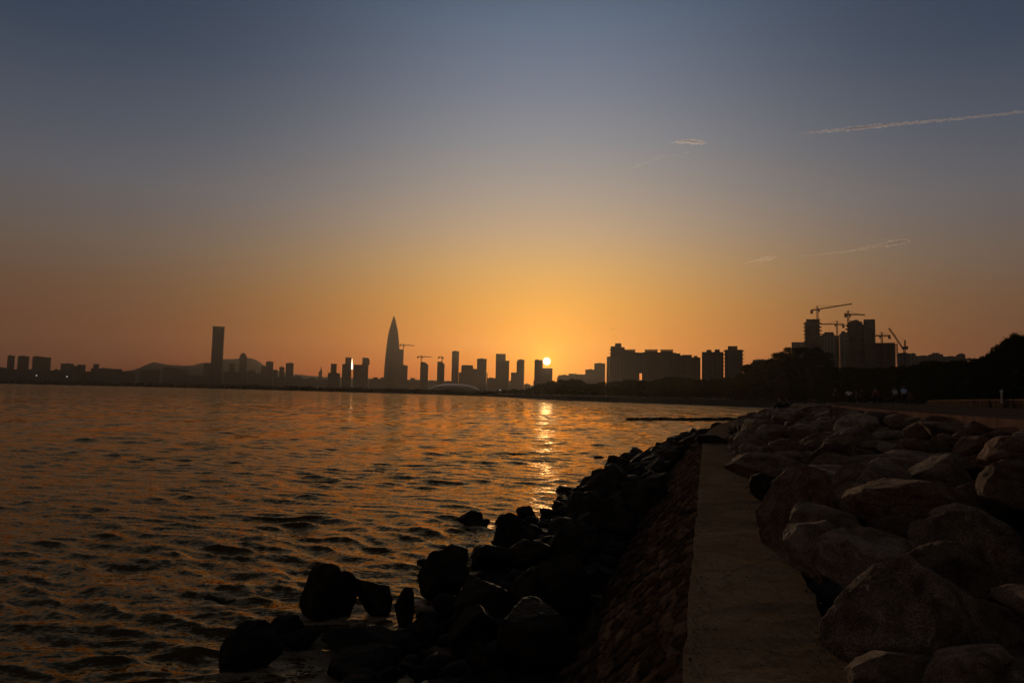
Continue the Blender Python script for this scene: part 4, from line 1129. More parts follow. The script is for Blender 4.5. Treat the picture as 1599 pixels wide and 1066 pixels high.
def slant_tower(x0, x1, xm, yt, D, label):
    B = Bld('slanted_tower', (x0 + x1) / 2, D, label, 'building', th=34)
    B.block('tower_block', x0, xm, yt, 'concrete_tower'); B.block('sloping_wing', xm, x1, yt + 0.3, 'concrete_tower', slant=11)
slant_tower(656.6, 669, 663.5, 565, 2900, 'left one of twin dark towers with slanted roofs')
slant_tower(683, 694.5, 690, 564.3, 2900, 'right one of twin dark towers with slanted roofs')
S('low_block', 3600, 'faint roofs between the twin slanted towers', [(669, 684, 594.5)])
S('low_block', 3600, 'faint roofs between the right slanted tower and the tall slim one', [(694, 706, 595)])
S('office_tower', 3050, 'tall slim tower right of the twin slanted ones', [(706, 717, 548.2)])
S('low_block', 3100, 'low block at the foot of the tall slim tower', [(716.5, 721, 581)])
S('office_tower', 3000, 'broad tower with a rim round its roof', [(720.5, 738.8, 571), (721.5, 738, 569.8, 'crown')])
S('office_tower', 3150, 'lower block between the rimmed tower and the straight one', [(738.5, 745.5, 576)])
S('office_tower', 3000, 'straight dark tower over the right half of the stadium roof', [(745, 760, 560), (760, 761.5, 582)])
S('low_block', 3200, 'low block right of the straight dark tower', [(760, 775, 590)])
S('office_tower', 2950, 'tower with a block set on top and a lower right shoulder', [(774.8, 789.8, 557), (774.5, 789.8, 552.2, 'upper_tower'), (789.6, 795.4, 562.8)])
S('low_block', 3000, 'low block between the shouldered tower and the chamfered one', [(795, 800, 594)])
B = S('office_tower', 2900, 'tower with a chamfered top left corner and a lower annex', [(808.3, 819, 561.5), (798, 808.3, 581.3, 'annex'), (807, 809, 564, 'corner')])
S('low_block', 3000, 'low roofs left of the tower beside the sun', [(819, 828, 599.5)])
S('office_tower', 2800, 'tower just left of the sun with a lower block below the sun', [(834.8, 847.6, 561.8), (847.4, 862.8, 574.4), (833, 864.5, 594.5, 'podium')])
S('terraced_block', 2300, 'hazy terraced block right of the sun', [(872, 888, 585.5), (870, 873, 588), (888, 900, 583), (900, 914.5, 584)])
S('apartment_block', 2100, 'hazy slab between the terraced block and the square one', [(914, 928.5, 576.8)])
S('apartment_block', 2000, 'hazy square block left of the long block of flats', [(928, 945, 567)])
S('apartment_block', 1900, 'pale slim block touching the left end of the long block of flats', [(947.5, 955, 556.8)])

# stadium with an arched shell roof
B = Bld('stadium', 709.8, 1700, 'low arched stadium roof on the far shore', 'stadium')
hw = (752 - 667.6) / 2 * 1700 / F; hz = B.lz(709, 598)
def shell(name, k0, k1, mat, sx=1.0, sz=1.0, n=40, par=None):
    lines_ = []
    for j in range(9):
        v = -1 + 2 * j / 8
        lines_.append([(hw * sx * math.sin(u), 60 + v * 45, max(0.0, hz * sz * math.cos(u) ** 0.8 * (1 - 0.25 * v * v)) if abs(u) < 1.5707 else 0.0) for u in np.linspace(k0, k1, n)])
    return lines_
def loft_local(name, lines_, mat, parent):
    n = len(lines_[0]); v = [p for l in lines_ for p in l]
    f = [(i*n+j, i*n+j+1, (i+1)*n+j+1, (i+1)*n+j) for i in range(len(lines_)-1) for j in range(n-1)]
    me = bpy.data.meshes.new(name); me.from_pydata(v, [], f)
    for p in me.polygons: p.use_smooth = True
    return link(name, me, M[mat], parent)
loft_local('roof_shell', shell('x', -1.57, 1.57, ''), 'dome_metal', B.o)
mb = MB()
mb.tube([(hw * 0.6 * math.sin(u), 14, hz * 0.62 * math.cos(u)) for u in np.linspace(-1.5, 1.5, 24)], 1.2, 6); mb.build('arch_rim', M['dome_metal'], B.o)
mb = MB(); mb.box(-hw * 0.55, hw * 0.55, 16, 40, 0, hz * 0.5); mb.build('glazed_front', M['glass_tower'], B.o)

# long block of flats
B = Bld('apartment_complex', 1023, 1150, 'long dark block of flats with stepped roofs right of the sun', 'building', th=26)
fl = 'grey_flats'
_, g = B.block('end_tower', 953.5, 969.5, 539.6, fl); B.slabs(g, 6.2, 2.4, zfrom=0.35); B.block('stair_tower', 960.3, 969.6, 534.6, 'raw_concrete', yb=539.58, dy=3, th=16)
B.block('wing', 969.5, 975, 541, fl, dy=1.5); B.block('wing', 975, 980.5, 545, fl, dy=1.2)
B.block('main_wing', 980.5, 998.2, 549.5, fl, dy=0.6); B.block('bridge', 998.2, 1002.8, 549.9, fl, yb=582, dy=2); B.block('bridge_foot', 998.2, 1002.8, 593, fl, dy=2)
B.block('main_wing', 1002.8, 1031, 549.8, fl, dy=0.3); B.block('main_wing', 1031, 1051.5, 550.3, fl)
B.block('stepped_wing', 1051.5, 1062.6, 552, fl, dy=1); B.block('stepped_wing', 1062.6, 1080.4, 555.5, fl, dy=1.7); B.block('stepped_wing', 1080.4, 1093.8, 558.6, fl, dy=0.6)
B.frame(981, 991.7, 544.5, 549.4); B.frame(1007, 1026.7, 545, 549.7, n=9); B.frame(1031.7, 1051, 545.5, 550.2, n=9); B.frame(1065, 1080, 554.1, 555.4, n=6)
B.block('roof_hut', 1083.5, 1089.5, 556, 'raw_concrete', yb=558.58, dy=5, th=10); B.block('roof_hut', 1052, 1056, 550.6, 'raw_concrete', yb=551.98, dy=5, th=10)
mb = MB()
for k in range(33):
    x = B.lx(981 + k * 3.45, 560)
    if 996 < 981 + k * 3.45 < 1004: continue
    yt_ = prof([(980, 550.5), (1051, 551), (1052, 553), (1062, 553), (1063, 556.5), (1080, 556.5), (1081, 559.5), (1094, 559.5)], 981 + k * 3.45)
    mb.box(x - 0.5, x + 0.5, -0.9, -0.003, 0, B.lz(981 + k * 3.45, yt_))
mb.build('pilasters', M['raw_concrete'], B.o)
B = Bld('apartment_tower', 1113, 1080, 'left one of two residential blocks standing close together', 'building', th=28)
_, g = B.block('tower_block', 1096, 1129.8, 549.3, fl); B.block('roof_hut', 1103, 1111, 545.6, 'raw_concrete', yb=549.28, dy=4, th=14); B.block('roof_hut', 1116, 1124, 545.2, 'raw_concrete', yb=549.28, dy=4, th=14)
mb = MB()
for k in range(12):
    x = B.lx(1097 + k * 2.9, 560); mb.box(x - 0.4, x + 0.4, -0.9, -0.003, 0, B.lz(1097, 551))
mb.build('pilasters', M['raw_concrete'], B.o)
B = Bld('apartment_tower', 1146, 1060, 'right one of two residential blocks, with a raised middle and balconies', 'building', th=28)
_, g = B.block('tower_block', 1131.6, 1159.6, 545.8, fl); B.slabs(g, 6.0, 1.9, zfrom=0.2, name='balconies'); B.block('stair_tower', 1136.5, 1151.6, 539.8, 'raw_concrete', yb=545.78, dy=4, th=16)
S('low_block', 900, 'small dim block peeping over the wood left of the umbrella tree', [(1175.6, 1200, 561.5)], 'pale_flats')

# construction site
B = Bld('apartment_block', 1247, 1300, 'pale block behind the umbrella tree left of the construction towers', th=30); B.block('tower_block', 1236, 1258, 534, 'pale_flats')
B = Bld('unfinished_tower', 1268, 950, 'unfinished concrete tower left of the two cranes', 'building', 'unfinished towers', th=22)
_, g = B.block('core', 1257.5, 1279.8, 502, 'raw_concrete'); B.slabs(g, 5.0, 2.4, zfrom=0.3); B.frame(1259, 1280, 497.8, 502, n=6); B.block('lift_core', 1266, 1279.5, 498.6, 'raw_concrete', yb=502.02, dy=6, th=10)
mb = MB()
for i in range(5): x = B.lx(1257 + i * 5.6, 520); mb.box(x - .4, x + .4, -1.5, -0.7, 0, g[3] - 1)
mb.build('columns', M['raw_concrete'], B.o)
B = Bld('apartment_block', 1293, 1050, 'finished block just right of the left unfinished tower', th=22)
B.block('tower_block', 1283.5, 1303, 521, 'pale_flats'); B.block('roof_hut', 1287, 1301.5, 518.2, 'raw_concrete', yb=520.98, dy=3, th=12); B.block('wing', 1279.5, 1283.5, 523, 'pale_flats', dy=2); B.block('wing', 1303, 1310.6, 524, 'pale_flats', dy=2)
B = Bld('apartment_block', 1319, 1040, 'finished block with a stepped roof left of the wide unfinished tower', th=22)
B.block('tower_block', 1310.8, 1327, 520.5, 'pale_flats'); B.block('roof_hut', 1313.5, 1320, 516.8, 'raw_concrete', yb=520.48, dy=3, th=12)
B = Bld('unfinished_tower', 1344, 900, 'widest and tallest unfinished concrete tower of the site', 'building', 'unfinished towers', th=24)
_, g = B.block('core', 1323, 1346.4, 502, 'raw_concrete'); B.slabs(g, 5.0, 2.2, zfrom=0.3)
_, g = B.block('core', 1348.6, 1366.2, 499.2, 'raw_concrete'); B.slabs(g, 3.3, 0.5, zfrom=0.3)
B.frame(1328, 1341, 499.6, 502, n=5); B.block('lift_core', 1333, 1339, 498.2, 'raw_concrete', yb=502.02, dy=6, th=9); B.block('link', 1346, 1349, 507, 'raw_concrete', dy=8, th=10)
B = Bld('unfinished_block', 1385, 950, 'lower unfinished block with open floors at its right edge', 'building', 'unfinished towers', th=24)
_, g = B.block('core', 1366.8, 1397.5, 535, 'raw_concrete'); B.slabs(g, 3.4, 1.0, zfrom=0.1)
mb = MB(); x0, x1 = B.lx(1397.5, 540), B.lx(1402, 540); z = 2.0
while z < g[3]: mb.box(x0 + .02, x1, 0, 18, z, z + .4); z += 3.4
for y in (0.5, 16): mb.box(x1 - 1.0, x1 - .2, y, y + .8, 0, g[3])
mb.build('open_floors', M['raw_concrete'], B.o)
gg = 'pale_flats'
S('low_block', 1000, 'low block at the foot of the slanting crane', [(1402, 1419, 551)], gg)
S('apartment_block', 1100, 'bluish block right of the slanting crane', [(1418, 1430, 551.6)], gg)
S('apartment_block', 1150, 'long low slab right of the bluish block', [(1430, 1450.5, 555.3)], gg)
S('apartment_block', 1150, 'roof with a raised middle above the wood at the right', [(1450, 1472.8, 553), (1455, 1467, 550.6, 'stair_tower')], gg)
S('apartment_block', 1170, 'lower slab left of the last roof on the right', [(1472.5, 1493, 556.3)], gg)
S('apartment_block', 1150, 'last roof on the right before the wooded bank', [(1493, 1507.5, 553.5), (1497, 1505, 551.6, 'stair_tower')], gg)

# ------------------------------------------------------------------ cranes
def truss(mb, p, q, w, n, r, tri=False):
    p, q = Vector(p), Vector(q); d = (q - p).normalized()
    u = Vector((0, 1, 0)); v = d.cross(u).normalized()
    offs_ = [u * w/2 + v * w/2, u * w/2 - v * w/2, -u * w/2 - v * w/2, -u * w/2 + v * w/2]
    for o in offs_: mb.bar(p + o, q + o, r)
    for i in range(n):
        a, b = p.lerp(q, i / n), p.lerp(q, (i + 1) / n)
        for k in range(4):
            s, e = offs_[k], offs_[(k + 1) % 4]
            if i % 2: s, e = e, s
            mb.bar(a + s, b + e, r * 0.7)
def tower_crane(px, ybase, yjib, ytop, xc, yc, xj, yj, D, label, w=2.0, r=0.35, mat='steel'):
    """mast at px; counter-jib end (xc, yc); jib end (xj, yj)"""
    c = at_depth(px, ybase, D); az = math.atan2(c.x, D)
    e = empty('tower_crane', (c.x, D, PROM), -az, label, 'crane', 'tower cranes')
    L = lambda x, y: ((at_depth(x, y, D).x - c.x) / math.cos(az) * 0.5 + (at_depth(x, y, D).x - c.x) * math.cos(az) * 0.5, 0.0, at_depth(x, y, D).z - PROM)
    top = L(px, ytop); piv = L(px, yjib); piv = (0, 0, piv[2]); top = (0, 0, top[2]); zc, zj = L(xc, yc), L(xj, yj)
    n = max(6, int(piv[2] / (w * 1.6)))
    mb = MB(); truss(mb, (0, 0, 0), piv, w, n, r); mb.build('mast', M[mat], e)
    mb = MB(); truss(mb, (piv[0], 0, piv[2]), zj, w * 0.6, 14, r * 0.8); mb.build('jib', M[mat], e)
    mb = MB(); truss(mb, (piv[0], 0, piv[2]), zc, w * 0.7, 5, r); mb.build('counter_jib', M[mat], e)
    mb = MB(); truss(mb, (0, 0, piv[2]), top, w * 0.7, 3, r * 0.9); mb.build('apex', M[mat], e)
    s = 1 if zc[0] > 0 else -1; cw = w * 1.0
    mb = MB(); mb.box(min(zc[0], zc[0] - s * cw * 1.6), max(zc[0], zc[0] - s * cw * 1.6), -cw, cw, zc[2] - cw * 2.2, zc[2] - w * 0.3); mb.build('counterweight', M['raw_concrete'], e)
    mb = MB(); mb.box(-s * w * 1.6, -s * w * 0.5, -w * .7, w * .7, piv[2] - w * 1.7, piv[2] - w * 0.25) if s < 0 else mb.box(-w * 1.6, -w * .5, -w * .7, w * .7, piv[2] - w * 1.7, piv[2] - w * .25)
    mb.build('cab', M['raw_concrete'], e)
    mb = MB(); mb.bar(top, Vector(piv).lerp(Vector(zj), 0.62) + Vector((0, 0, w * .4)), r * 0.5); mb.bar(top, Vector(zc) + Vector((0, 0, w * .4)), r * 0.5); mb.build('tie_rod', M[mat], e)
tower_crane(1276.6, 500, 483, 477.6, 1266.5, 484.4, 1324.5, 477, 950, 'crane with the longest arm, on the left unfinished tower')
tower_crane(1307.5, 540, 506, 500.8, 1317.5, 507.6, 1284, 505, 1000, 'reddish crane standing between the two unfinished towers with its arm to the left')
tower_crane(1324.8, 510, 490.6, 485, 1319, 490, 1347.5, 492.8, 900, 'crane on the left corner of the widest unfinished tower')
tower_crane(1377.3, 545, 524, 518.6, 1389, 524.6, 1367.5, 523.6, 950, 'small crane behind the block with open floors')
tower_crane(629.8, 545, 538.8, 536, 624.5, 538, 647, 539.3, 3250, 'distant crane beside the bullet shaped skyscraper', w=3.6, r=0.75)
tower_crane(657.8, 565, 556.8, 554.6, 651.5, 556.6, 674, 556.9, 2880, 'distant crane on the left slanted tower', w=3.2, r=0.65)
tower_crane(690.2, 565, 558, 556, 684, 557.3, 693.2, 558.4, 2880, 'distant crane on the right slanted tower', w=3.2, r=0.65)
# luffing crane
D_ = 900; c = at_depth(1412.5, 552, D_); az = math.atan2(c.x, D_)
e = empty('luffing_crane', (c.x, D_, PROM), -az, 'crane with a steeply slanting arm right of the block with open floors', 'crane', 'tower cranes')
Lz = lambda y: at_depth(1412.5, y, D_).z - PROM
Lx = lambda x: (x - 1412.5) * D_ / F
mb = MB(); truss(mb, (0, 0, 0), (0, 0, Lz(545)), 2.4, 30, 0.4); mb.build('mast', M['steel_blue'], e)
mb = MB(); mb.box(-3.2, 3.4, -2, 2, Lz(545), Lz(541.5)); mb.build('cab', M['steel_blue'], e)
mb = MB(); truss(mb, (Lx(1409.5), 0, Lz(542)), (Lx(1391.8), 0, Lz(511.6)), 1.5, 18, 0.32); mb.build('boom', M['steel'], e)
mb = MB(); truss(mb, (Lx(1413), 0, Lz(541.5)), (Lx(1413.6), 0, Lz(531)), 1.5, 5, 0.35); mb.build('apex', M['steel'], e)
mb = MB(); mb.bar((Lx(1413.6), 0, Lz(531)), (Lx(1397), 0, Lz(520)), 0.12); mb.build('tie_rod', M['steel'], e)
mb = MB(); mb.box(Lx(1414.5), Lx(1417.5), -1.8, 1.8, Lz(545.5), Lz(540.5)); mb.build('counterweight', M['raw_concrete'], e)

# ------------------------------------------------------------------ street furniture
def lamp(px, py, D, label):
    c = at_depth(px, py, D); h = c.z - PROM
    e = empty('street_lamp', (c.x, D, PROM), 0, label, 'street lamp'); s = D / 900
    mb = MB(); mb.tube([(0, 0, 0), (0, 0, h)], [0.15 * s, 0.1 * s], 6); mb.build('pole', M['rail'], e)
    me = rock_mesh('lamp_head', 5, 2, 0, rough=0.0, chips=0); link('lamp_head', me, M['lamp_glow'], e, loc=(0, -1.2 * s, h), scale=(0.85 * s, 0.6 * s, 0.5 * s))
lamp(58, 586.2, 2950, 'tiny white light low in front of the three far left towers')
lamp(105.5, 587.8, 2900, 'tiny white light under the notched slab on the left')
lamp(780.8, 608.6, 790, 'tiny white light at the dark tip of the wooded shore')
e = empty('bollard', (0, 0, 0), 0, 'short pale post standing behind the low wall at the right', 'post')
c = at_depth(1564, 620, 44); e.location = (c.x, 44, PROM + 0.3)
mb = MB(); mb.tube([(0, 0, 0), (0, 0, 0.68)], [0.065, 0.06], 10); mb.build('post', M['white_post'], e)
mb = MB(); mb.tube([(0, 0, 0.69), (0, 0, 0.74), (0, 0, 0.84), (0, 0, 0.9)], [0.055, 0.1, 0.09, 0.03], 10); mb.build('cap', M['white_post'], e)
# railing along the far promenade
rl = empty('railing', (106, 305, PROM), 0, 'thin railing along the top of the far seawall', 'railing')
mbp = MB(); mbp.box(-0.05, 0.05, -0.05, 0.05, 0, 1.05); post_me = None
RP = [(42.5, 441.5), (73.5, 380.5), (106.5, 311.5), (116.5, 295.5)]
cnt = 0
for (x0, y0), (x1, y1) in zip(RP, RP[1:]):
    L = math.hypot(x1 - x0, y1 - y0); n = int(L / 2.4)
    for i in range(n):
        x, y = x0 + (x1-x0)*i/n - 106, y0 + (y1-y0)*i/n - 305
        if post_me is None: o = mbp.build('post', M['rail'], rl, (x, y, 0)); post_me = o.data
        else: link('post', post_me, None, rl, (x, y, 0))
mb = MB()
for z in (0.5, 1.0):
    for (x0, y0), (x1, y1) in zip(RP, RP[1:]): mb.bar((x0-106, y0-305, z), (x1-106, y1-305, z), 0.04)
mb.build('rails', M['rail'], rl)

# ------------------------------------------------------------------ people
def skin_mesh(name, verts, edges, radii, mat, sub=1):
    me = bpy.data.meshes.new(name); me.from_pydata(verts, edges, [])
    o = bpy.data.objects.new(name, me); COL.objects.link(o)
    md = o.modifiers.new('skin', 'SKIN'); md.use_smooth_shade = True
    o.modifiers.new('sub', 'SUBSURF').levels = sub
    for v, r in zip(me.skin_vertices[0].data, radii): v.radius = (r, r) if not isinstance(r, tuple) else r
    me.skin_vertices[0].data[0].use_root = True
    dg = bpy.context.evaluated_depsgraph_get(); dg.update()
    nm = bpy.data.meshes.new_from_object(o.evaluated_get(dg)); bpy.data.objects.remove(o); bpy.data.meshes.remove(me)
    nm.materials.clear(); nm.materials.append(mat); nm.name = name
    return nm
M['skin'] = plain('skin', (0.30, 0.18, 0.12), var=0.05); M['hair'] = plain('hair', (0.012, 0.01, 0.01))
cloth = {}
def cl(c):
    if c not in cloth: cloth[c] = plain('cloth', c, rough=0.95, spec=0.1, var=0.12, scale=6)
    return cloth[c]
def person(loc, face, label, shirt, trousers, pose='stand', s=1.0, long_sleeve=False, group=None):
    e = empty('person', loc, face, label, 'person', group); e.scale = (s, s, s)
    J = dict(pelvis=(0, 0, .95), waist=(0, 0, 1.1), chest=(0, 0, 1.32), neck=(0, 0.005, 1.48), head=(0, -0.015, 1.62),
             hl=(.09, 0, .9), kl=(.1, -.03, .5), al=(.1, .02, .08), tl=(.11, -.16, .035),
             hr=(-.09, 0, .9), kr=(-.1, -.03, .5), ar=(-.1, .02, .08), tr=(-.11, -.16, .035),
             sl=(.18, 0, 1.4), el=(.24, .03, 1.12), wl=(.25, -.07, .88), sr=(-.18, 0, 1.4), er=(-.24, .03, 1.12), wr=(-.25, -.07, .88))
    if pose == 'walk':
        J.update(kl=(.1, -.16, .53), al=(.1, -.2, .1), tl=(.11, -.37, .05), kr=(-.1, .03, .5), ar=(-.1, .26, .13), tr=(-.11, .14, .04), wl=(.24, .16, .92), el=(.23, .12, 1.14), wr=(-.24, -.2, .95))
    if pose == 'akimbo':
        J.update(el=(.42, .06, 1.2), wl=(.2, -.06, 1.02), er=(-.42, .06, 1.2), wr=(-.2, -.06, 1.02), chest=(0, -.04, 1.31), neck=(0, -.08, 1.45), head=(0, -.13, 1.57),
                 sl=(.18, -.04, 1.39), sr=(-.18, -.04, 1.39))
    if pose == 'sit':
        J.update(pelvis=(0, 0, .16), waist=(0, -.04, .3), chest=(0, -.1, .5), neck=(0, -.15, .66), head=(0, -.19, .8), hl=(.1, -.03, .14), hr=(-.1, -.03, .14),
                 kl=(.16, -.42, .36), kr=(-.14, -.4, .4), al=(.15, -.62, .02), ar=(-.14, -.58, .02), tl=(.16, -.78, -.02), tr=(-.15, -.75, -.02),
                 sl=(.18, -.1, .58), sr=(-.18, -.1, .58), el=(.25, -.26, .36), er=(-.25, -.26, .36), wl=(.14, -.42, .42), wr=(-.12, -.4, .44))
    names = ['pelvis', 'waist', 'chest', 'neck', 'head', 'hl', 'kl', 'al', 'tl', 'hr', 'kr', 'ar', 'tr', 'sl', 'el', 'wl', 'sr', 'er', 'wr']
    rad = dict(pelvis=.13, waist=.115, chest=.135, neck=.055, head=.06, hl=.085, hr=.085, kl=.058, kr=.058, al=.04, ar=.04, tl=.035, tr=.035, sl=.06, sr=.06, el=.042, er=.042, wl=.028, wr=.028)
    ed = [('pelvis', 'waist'), ('waist', 'chest'), ('chest', 'neck'), ('neck', 'head'), ('pelvis', 'hl'), ('hl', 'kl'), ('kl', 'al'), ('al', 'tl'), ('pelvis', 'hr'), ('hr', 'kr'), ('kr', 'ar'), ('ar', 'tr'),
          ('chest', 'sl'), ('sl', 'el'), ('el', 'wl'), ('chest', 'sr'), ('sr', 'er'), ('er', 'wr')]
    def sk(nm, use, scale, mat, radd=0.0):
        ids = {n: i for i, n in enumerate(use)}
        return skin_mesh(nm, [J[n] for n in use], [(ids[a], ids[b]) for a, b in ed if a in ids and b in ids], [rad[n] * scale + radd for n in use], mat)
    bm = bmesh.new(); bm.from_mesh(sk('body', names, 0.93, M['skin']))
    h = Vector(J['head'])
    V_, F_ = ico(4)
    hv = V_ * np.array([.078, .098, .12]) + np.array([0, -.005, .045])
    front = (V_[:, 1] < -0.7)
    hv[:, 1] -= np.exp(-((V_[:, 0] / .16) ** 2 + ((V_[:, 2] + .05) / .2) ** 2)) * (V_[:, 1] < 0) * .022          # nose
    for sx_ in (-1, 1):
        hv[:, 1] += np.exp(-(((V_[:, 0] - sx_ * .36) / .16) ** 2 + ((V_[:, 2] - .1) / .12) ** 2)) * (V_[:, 1] < 0) * .01   # eye sockets
        hv[:, 0] += sx_ * np.exp(-(((V_[:, 1] - .1) / .15) ** 2 + ((V_[:, 2]) / .22) ** 2)) * (V_[:, 0] * sx_ > 0) * .012    # ears
    hv[:, 1] += np.exp(-((V_[:, 0] / .25) ** 2 + ((V_[:, 2] + .42) / .05) ** 2)) * (V_[:, 1] < 0) * .005         # mouth
    hv[:, 0] *= 1 - .25 * np.clip(-V_[:, 2], 0, 1)
    vs = [bm.verts.new(h + Vector(p)) for p in hv]
    for f in F_: bm.faces.new([vs[i] for i in f])
    mb = MB()
    for s_, w_, e_ in ((1, 'wl', 'el'), (-1, 'wr', 'er')):
        w = Vector(J[w_]); d = (w - Vector(J[e_])).normalized(); u = d.cross(Vector((s_, 0, 0.01))).normalized(); v = d.cross(u)
        mb.tube([w, w + d * .04, w + d * .085], [.024, .036, .034], 8)
        for k, ln in enumerate((.062, .072, .068, .052)):
            b = w + d * .08 + u * (.026 - .0175 * k); mb.tube([b, b + d * ln * .5 + v * .006, b + d * ln + v * .022], [.009, .0085, .006], 6)
        b = w + d * .03 + u * .03; mb.tube([b, b + d * .03 + u * .018, b + d * .058 + u * .022 + v * .01], [.011, .01, .007], 6)
    vs = [bm.verts.new(p) for p in mb.v]
    for f in mb.f: bm.faces.new([vs[i] for i in f])
    me = bpy.data.meshes.new('body'); bm.to_mesh(me); bm.free()
    for p in me.polygons: p.use_smooth = True
    link('body', me, M['skin'], e)
    up = ['chest', 'waist', 'pelvis', 'sl', 'sr', 'el', 'er'] + (['wl', 'wr'] if long_sleeve else [])
    link('shirt', sk('shirt', up, 1.0, cl(shirt), .014), None, e)
    link('trousers', sk('trousers', ['pelvis', 'hl', 'kl', 'al', 'hr', 'kr', 'ar'], 1.0, cl(trousers), .02), None, e)
    for a_, t_ in (('al', 'tl'), ('ar', 'tr')):
        link('shoe', skin_mesh('shoe', [tuple(Vector(J[a_]) + Vector((0, .04, -.045))), tuple(Vector(J[t_]) + Vector((0, 0, -.002)))], [(0, 1)], [.05, .045], M['hair']), None, e)
    hm = V_ * np.array([.088, .106, .118]) + np.array([0, .012, .06]); hm[:, 2] = np.maximum(hm[:, 2], .06 + V_[:, 1] * -.02); keep = hm
    link('hair', mesh_np('hair', keep + np.array(h[:]), F_, True), M['hair'], e)
    return e
def walker(px, ytop, feet_h, label, shirt, trousers, pose, face, D=65, **kw):
    c = at_depth(px, ytop, D); h = c.z - PROM
    return person((c.x, D, PROM + 0.005), face, label, shirt, trousers, pose, s=h / 1.79, **kw)
dark = (0.035, 0.035, 0.04)
walker(1304, 604.5, 0, 'person in black standing alone left of the strollers', dark, dark, 'stand', 0.3, D=60)
walker(1325, 607, 0, 'person in a pale shirt with hands on hips', (0.8, 0.78, 0.82), dark, 'akimbo', 3.0, D=64)
walker(1337, 610, 0, 'short person in dark clothes right of the one with hands on hips', (0.06, 0.06, 0.065), dark, 'walk', 3.4, D=70)
walker(1346, 606.5, 0, 'person in black trousers in the middle of the strollers', dark, dark, 'walk', 3.1, D=68)
walker(1367, 604, 0, 'person in a dark red top left of the blue shirted pair', (0.22, 0.06, 0.05), (0.03, 0.02, 0.02), 'stand', 2.6, D=66)
walker(1397, 603.5, 0, 'person in a grey blue shirt, left one of the walking pair', (0.38, 0.50, 0.62), dark, 'walk', 3.14, D=64)
walker(1411, 601, 0, 'taller person in a light blue shirt, right one of the walking pair', (0.40, 0.58, 0.85), dark, 'walk', 3.0, D=62)
walker(1421, 612, 0, 'child in orange brown clothes beside the walking pair', (0.16, 0.07, 0.02), (0.1, 0.05, 0.02), 'stand', 3.0, D=64)
# the pair sitting on the last rocks
for px, lab, fz in ((1221, 'left one of two people sitting on the rocks by the water', 4.2), (1232.5, 'right one of two people sitting on the rocks by the water', 4.0)):
    D_ = 44; c = at_depth(px, 640.5, D_); t = at_depth(px, 620.5, D_)
    person((c.x, D_, c.z), fz, lab, dark, dark, 'sit', s=(t.z - c.z) / 0.93, group='pair sitting on the rocks', long_sleeve=True)
    me = PROTO[('granite', 3)]
    o = bpy.data.objects.new('boulder', me); COL.objects.link(o); o.location = (c.x, D_, c.z - 0.32); o.scale = (0.6, 0.6, 0.36); o.rotation_euler = (0, 0, px)
    tag(o, 'flat boulder under the %s person of the seated pair' % ('left' if px < 1225 else 'right'), 'boulder', 'seats of the pair')

# bird
c = at_depth(957, 513.5, 260)
e = empty('bird', c, 0.3, 'small dark bird gliding above the long block of flats', 'bird')
mb = MB(); mb.tube([(-.28, 0, 0), (-.1, 0, .02), (.1, 0, .03), (.24, 0, .0), (.4, 0, 0)], [.02, .085, .08, .05, .01], 8); mb.build('body', M['bird'], e)
for s_ in (-1, 1):
    mb = MB(); mb.add([(-.1, 0, .05), (.13, 0, .05), (-.02, s_*.3, .17), (.14, s_*.3, .15), (.16, s_*.62, .08), (-.1, 0, .02), (.13, 0, .02), (-.02, s_*.3, .15), (.14, s_*.3, .13)],
                      [(0,1,3,2), (2,3,4), (5,7,8,6), (7,4,8), (0,2,7,5), (2,4,7), (1,6,8,3), (3,8,4), (0,5,6,1)]); mb.build('wing', M['bird'], e)

# ------------------------------------------------------------------ vapour trails and cloud wisps, far above
def vapour(name, density, col=(0.93, 0.97, 1.0), g=0.65):
    m = bpy.data.materials.new(name); m.use_nodes = True; nt = m.node_tree; nt.nodes.clear()
    v = nt.nodes.new('ShaderNodeVolumePrincipled'); v.inputs['Color'].default_value = col + (1,); v.inputs['Density'].default_value = density; v.inputs['Anisotropy'].default_value = g
    o = nt.nodes.new('ShaderNodeOutputMaterial'); nt.links.new(v.outputs[0], o.inputs['Volume']); return m
def trail(label, pts, D, wid, dens, seed, puff=1.0, cat='vapour trail', name='vapour_trail', g=0.65):
    """pts: (px, py, half width px, strength)"""
    rg = np.random.RandomState(seed); V_, F_ = ico(2); allv, allf, off = [], [], 0
    n = wid
    P = np.array(pts, float); s = np.linspace(0, len(P) - 1, n)
    for t in s:
        i = min(int(t), len(P) - 2); q = P[i] + (P[i+1] - P[i]) * (t - i)
        if rg.uniform() > q[3]: continue
        c = at_depth(q[0] + rg.normal(0, 1.0), q[1] + rg.normal(0, q[2] * 0.42 * puff), D)
        r = q[2] * D / F * rg.uniform(0.14, 0.5)
        v = V_ * (1 + rg.uniform(-.1, .1, len(V_)))[:, None] * np.array([r * rg.uniform(1.5, 4.5), r, r * 0.8]) + np.array([c.x, D + rg.normal(0, r), c.z])
        allv.append(v); allf.append(F_ + off); off += len(v)
    o = link(name, mesh_np(name, np.concatenate(allv), np.concatenate(allf), False), vapour(name, dens, g=g)); tag(o, label, cat)
DT = 22000
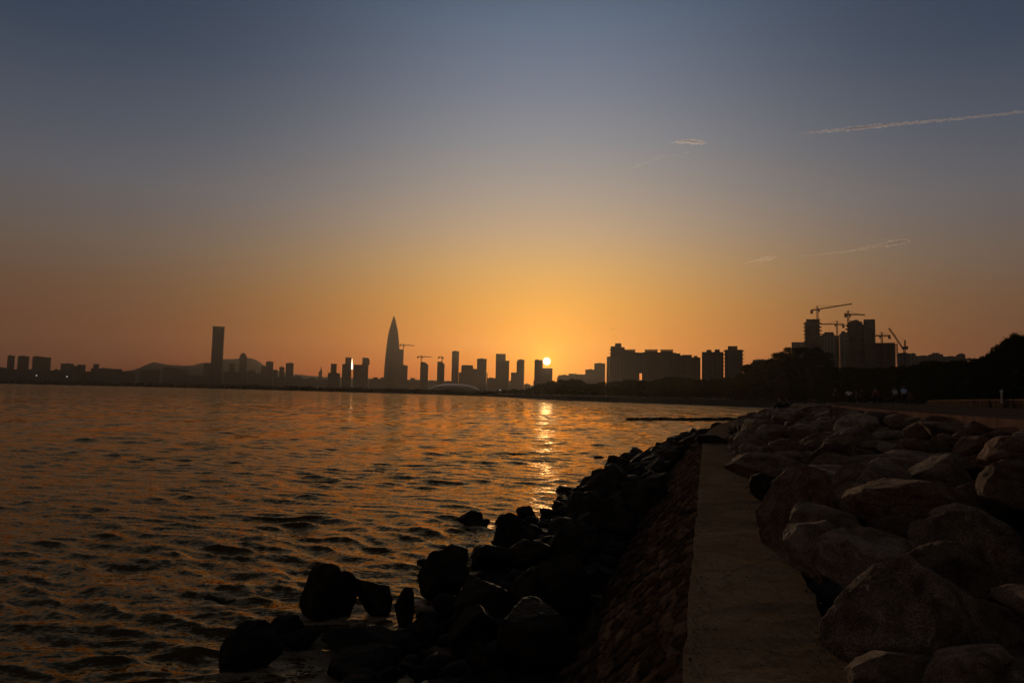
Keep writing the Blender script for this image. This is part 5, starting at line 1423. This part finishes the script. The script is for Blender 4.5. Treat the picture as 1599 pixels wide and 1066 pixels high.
trail('long bright vapour trail running off the right edge of the sky', [(1250, 209, 0.5, .5), (1268, 207, 1.6, .9), (1320, 202, 2.2, 1), (1345, 199.5, 2.6, 1), (1400, 194, 2.2, 1), (1480, 187, 2.0, 1), (1560, 179, 1.9, .95), (1640, 170, 1.8, .9)], DT, 3400, 0.010, 1)
trail('shorter soft vapour trail below the long bright one', [(1238, 400.5, 0.5, .6), (1280, 397.5, 1.0, .9), (1330, 391.5, 1.5, .9), (1375, 383, 2.6, .9), (1405, 378, 3.6, 1), (1418, 376, 2.4, .6)], DT, 2000, 0.006, 2, g=0.72)
trail('short faint streak of cloud left of the soft vapour trail', [(1158, 412, 0.5, .5), (1180, 407.5, 1.6, .9), (1200, 403.5, 2.8, 1), (1211, 400, 1.4, .6)], DT, 520, 0.007, 3, g=0.74, cat='cloud', name='cloud_streak')
trail('small bright cloud wisp high right of the sun', [(1040, 224, 0.5, .6), (1056, 221.8, 1.6, 1), (1070, 221, 2.6, 1), (1084, 221.5, 3.4, 1), (1096, 223, 2.2, .8), (1104, 224.5, 0.8, .4)], DT, 520, 0.010, 4, g=0.74, cat='cloud', name='cloud_wisp')
trail('barely visible veil of cloud below the bright wisp', [(978, 268, 2, .4), (1000, 258, 4, .5), (1020, 250, 3, .3), (1032, 243, 5, .5), (1045, 246, 4, .2), (1072, 240, 4, .3), (1082, 236, 2, .2)], DT, 120, 0.0008, 5, cat='cloud', name='cloud_veil')

# ------------------------------------------------------------------ the hazy evening air over the bay
mb = MB(); mb.box(-7000, 7000, -300, 6600, -2.2, 480)
hz_ = mb.build('haze', None)
m = bpy.data.materials.new('haze_air'); m.use_nodes = True; nt = m.node_tree; nt.nodes.clear()
v = nt.nodes.new('ShaderNodeVolumePrincipled'); v.inputs['Color'].default_value = (0.98, 0.86, 0.72, 1)
v.inputs['Density'].default_value = 2.5e-5; v.inputs['Anisotropy'].default_value = 0.7
o = nt.nodes.new('ShaderNodeOutputMaterial'); nt.links.new(v.outputs[0], o.inputs['Volume'])
hz_.data.materials.append(m)
tag(hz_, 'warm evening haze over the bay', 'haze', kind='stuff')
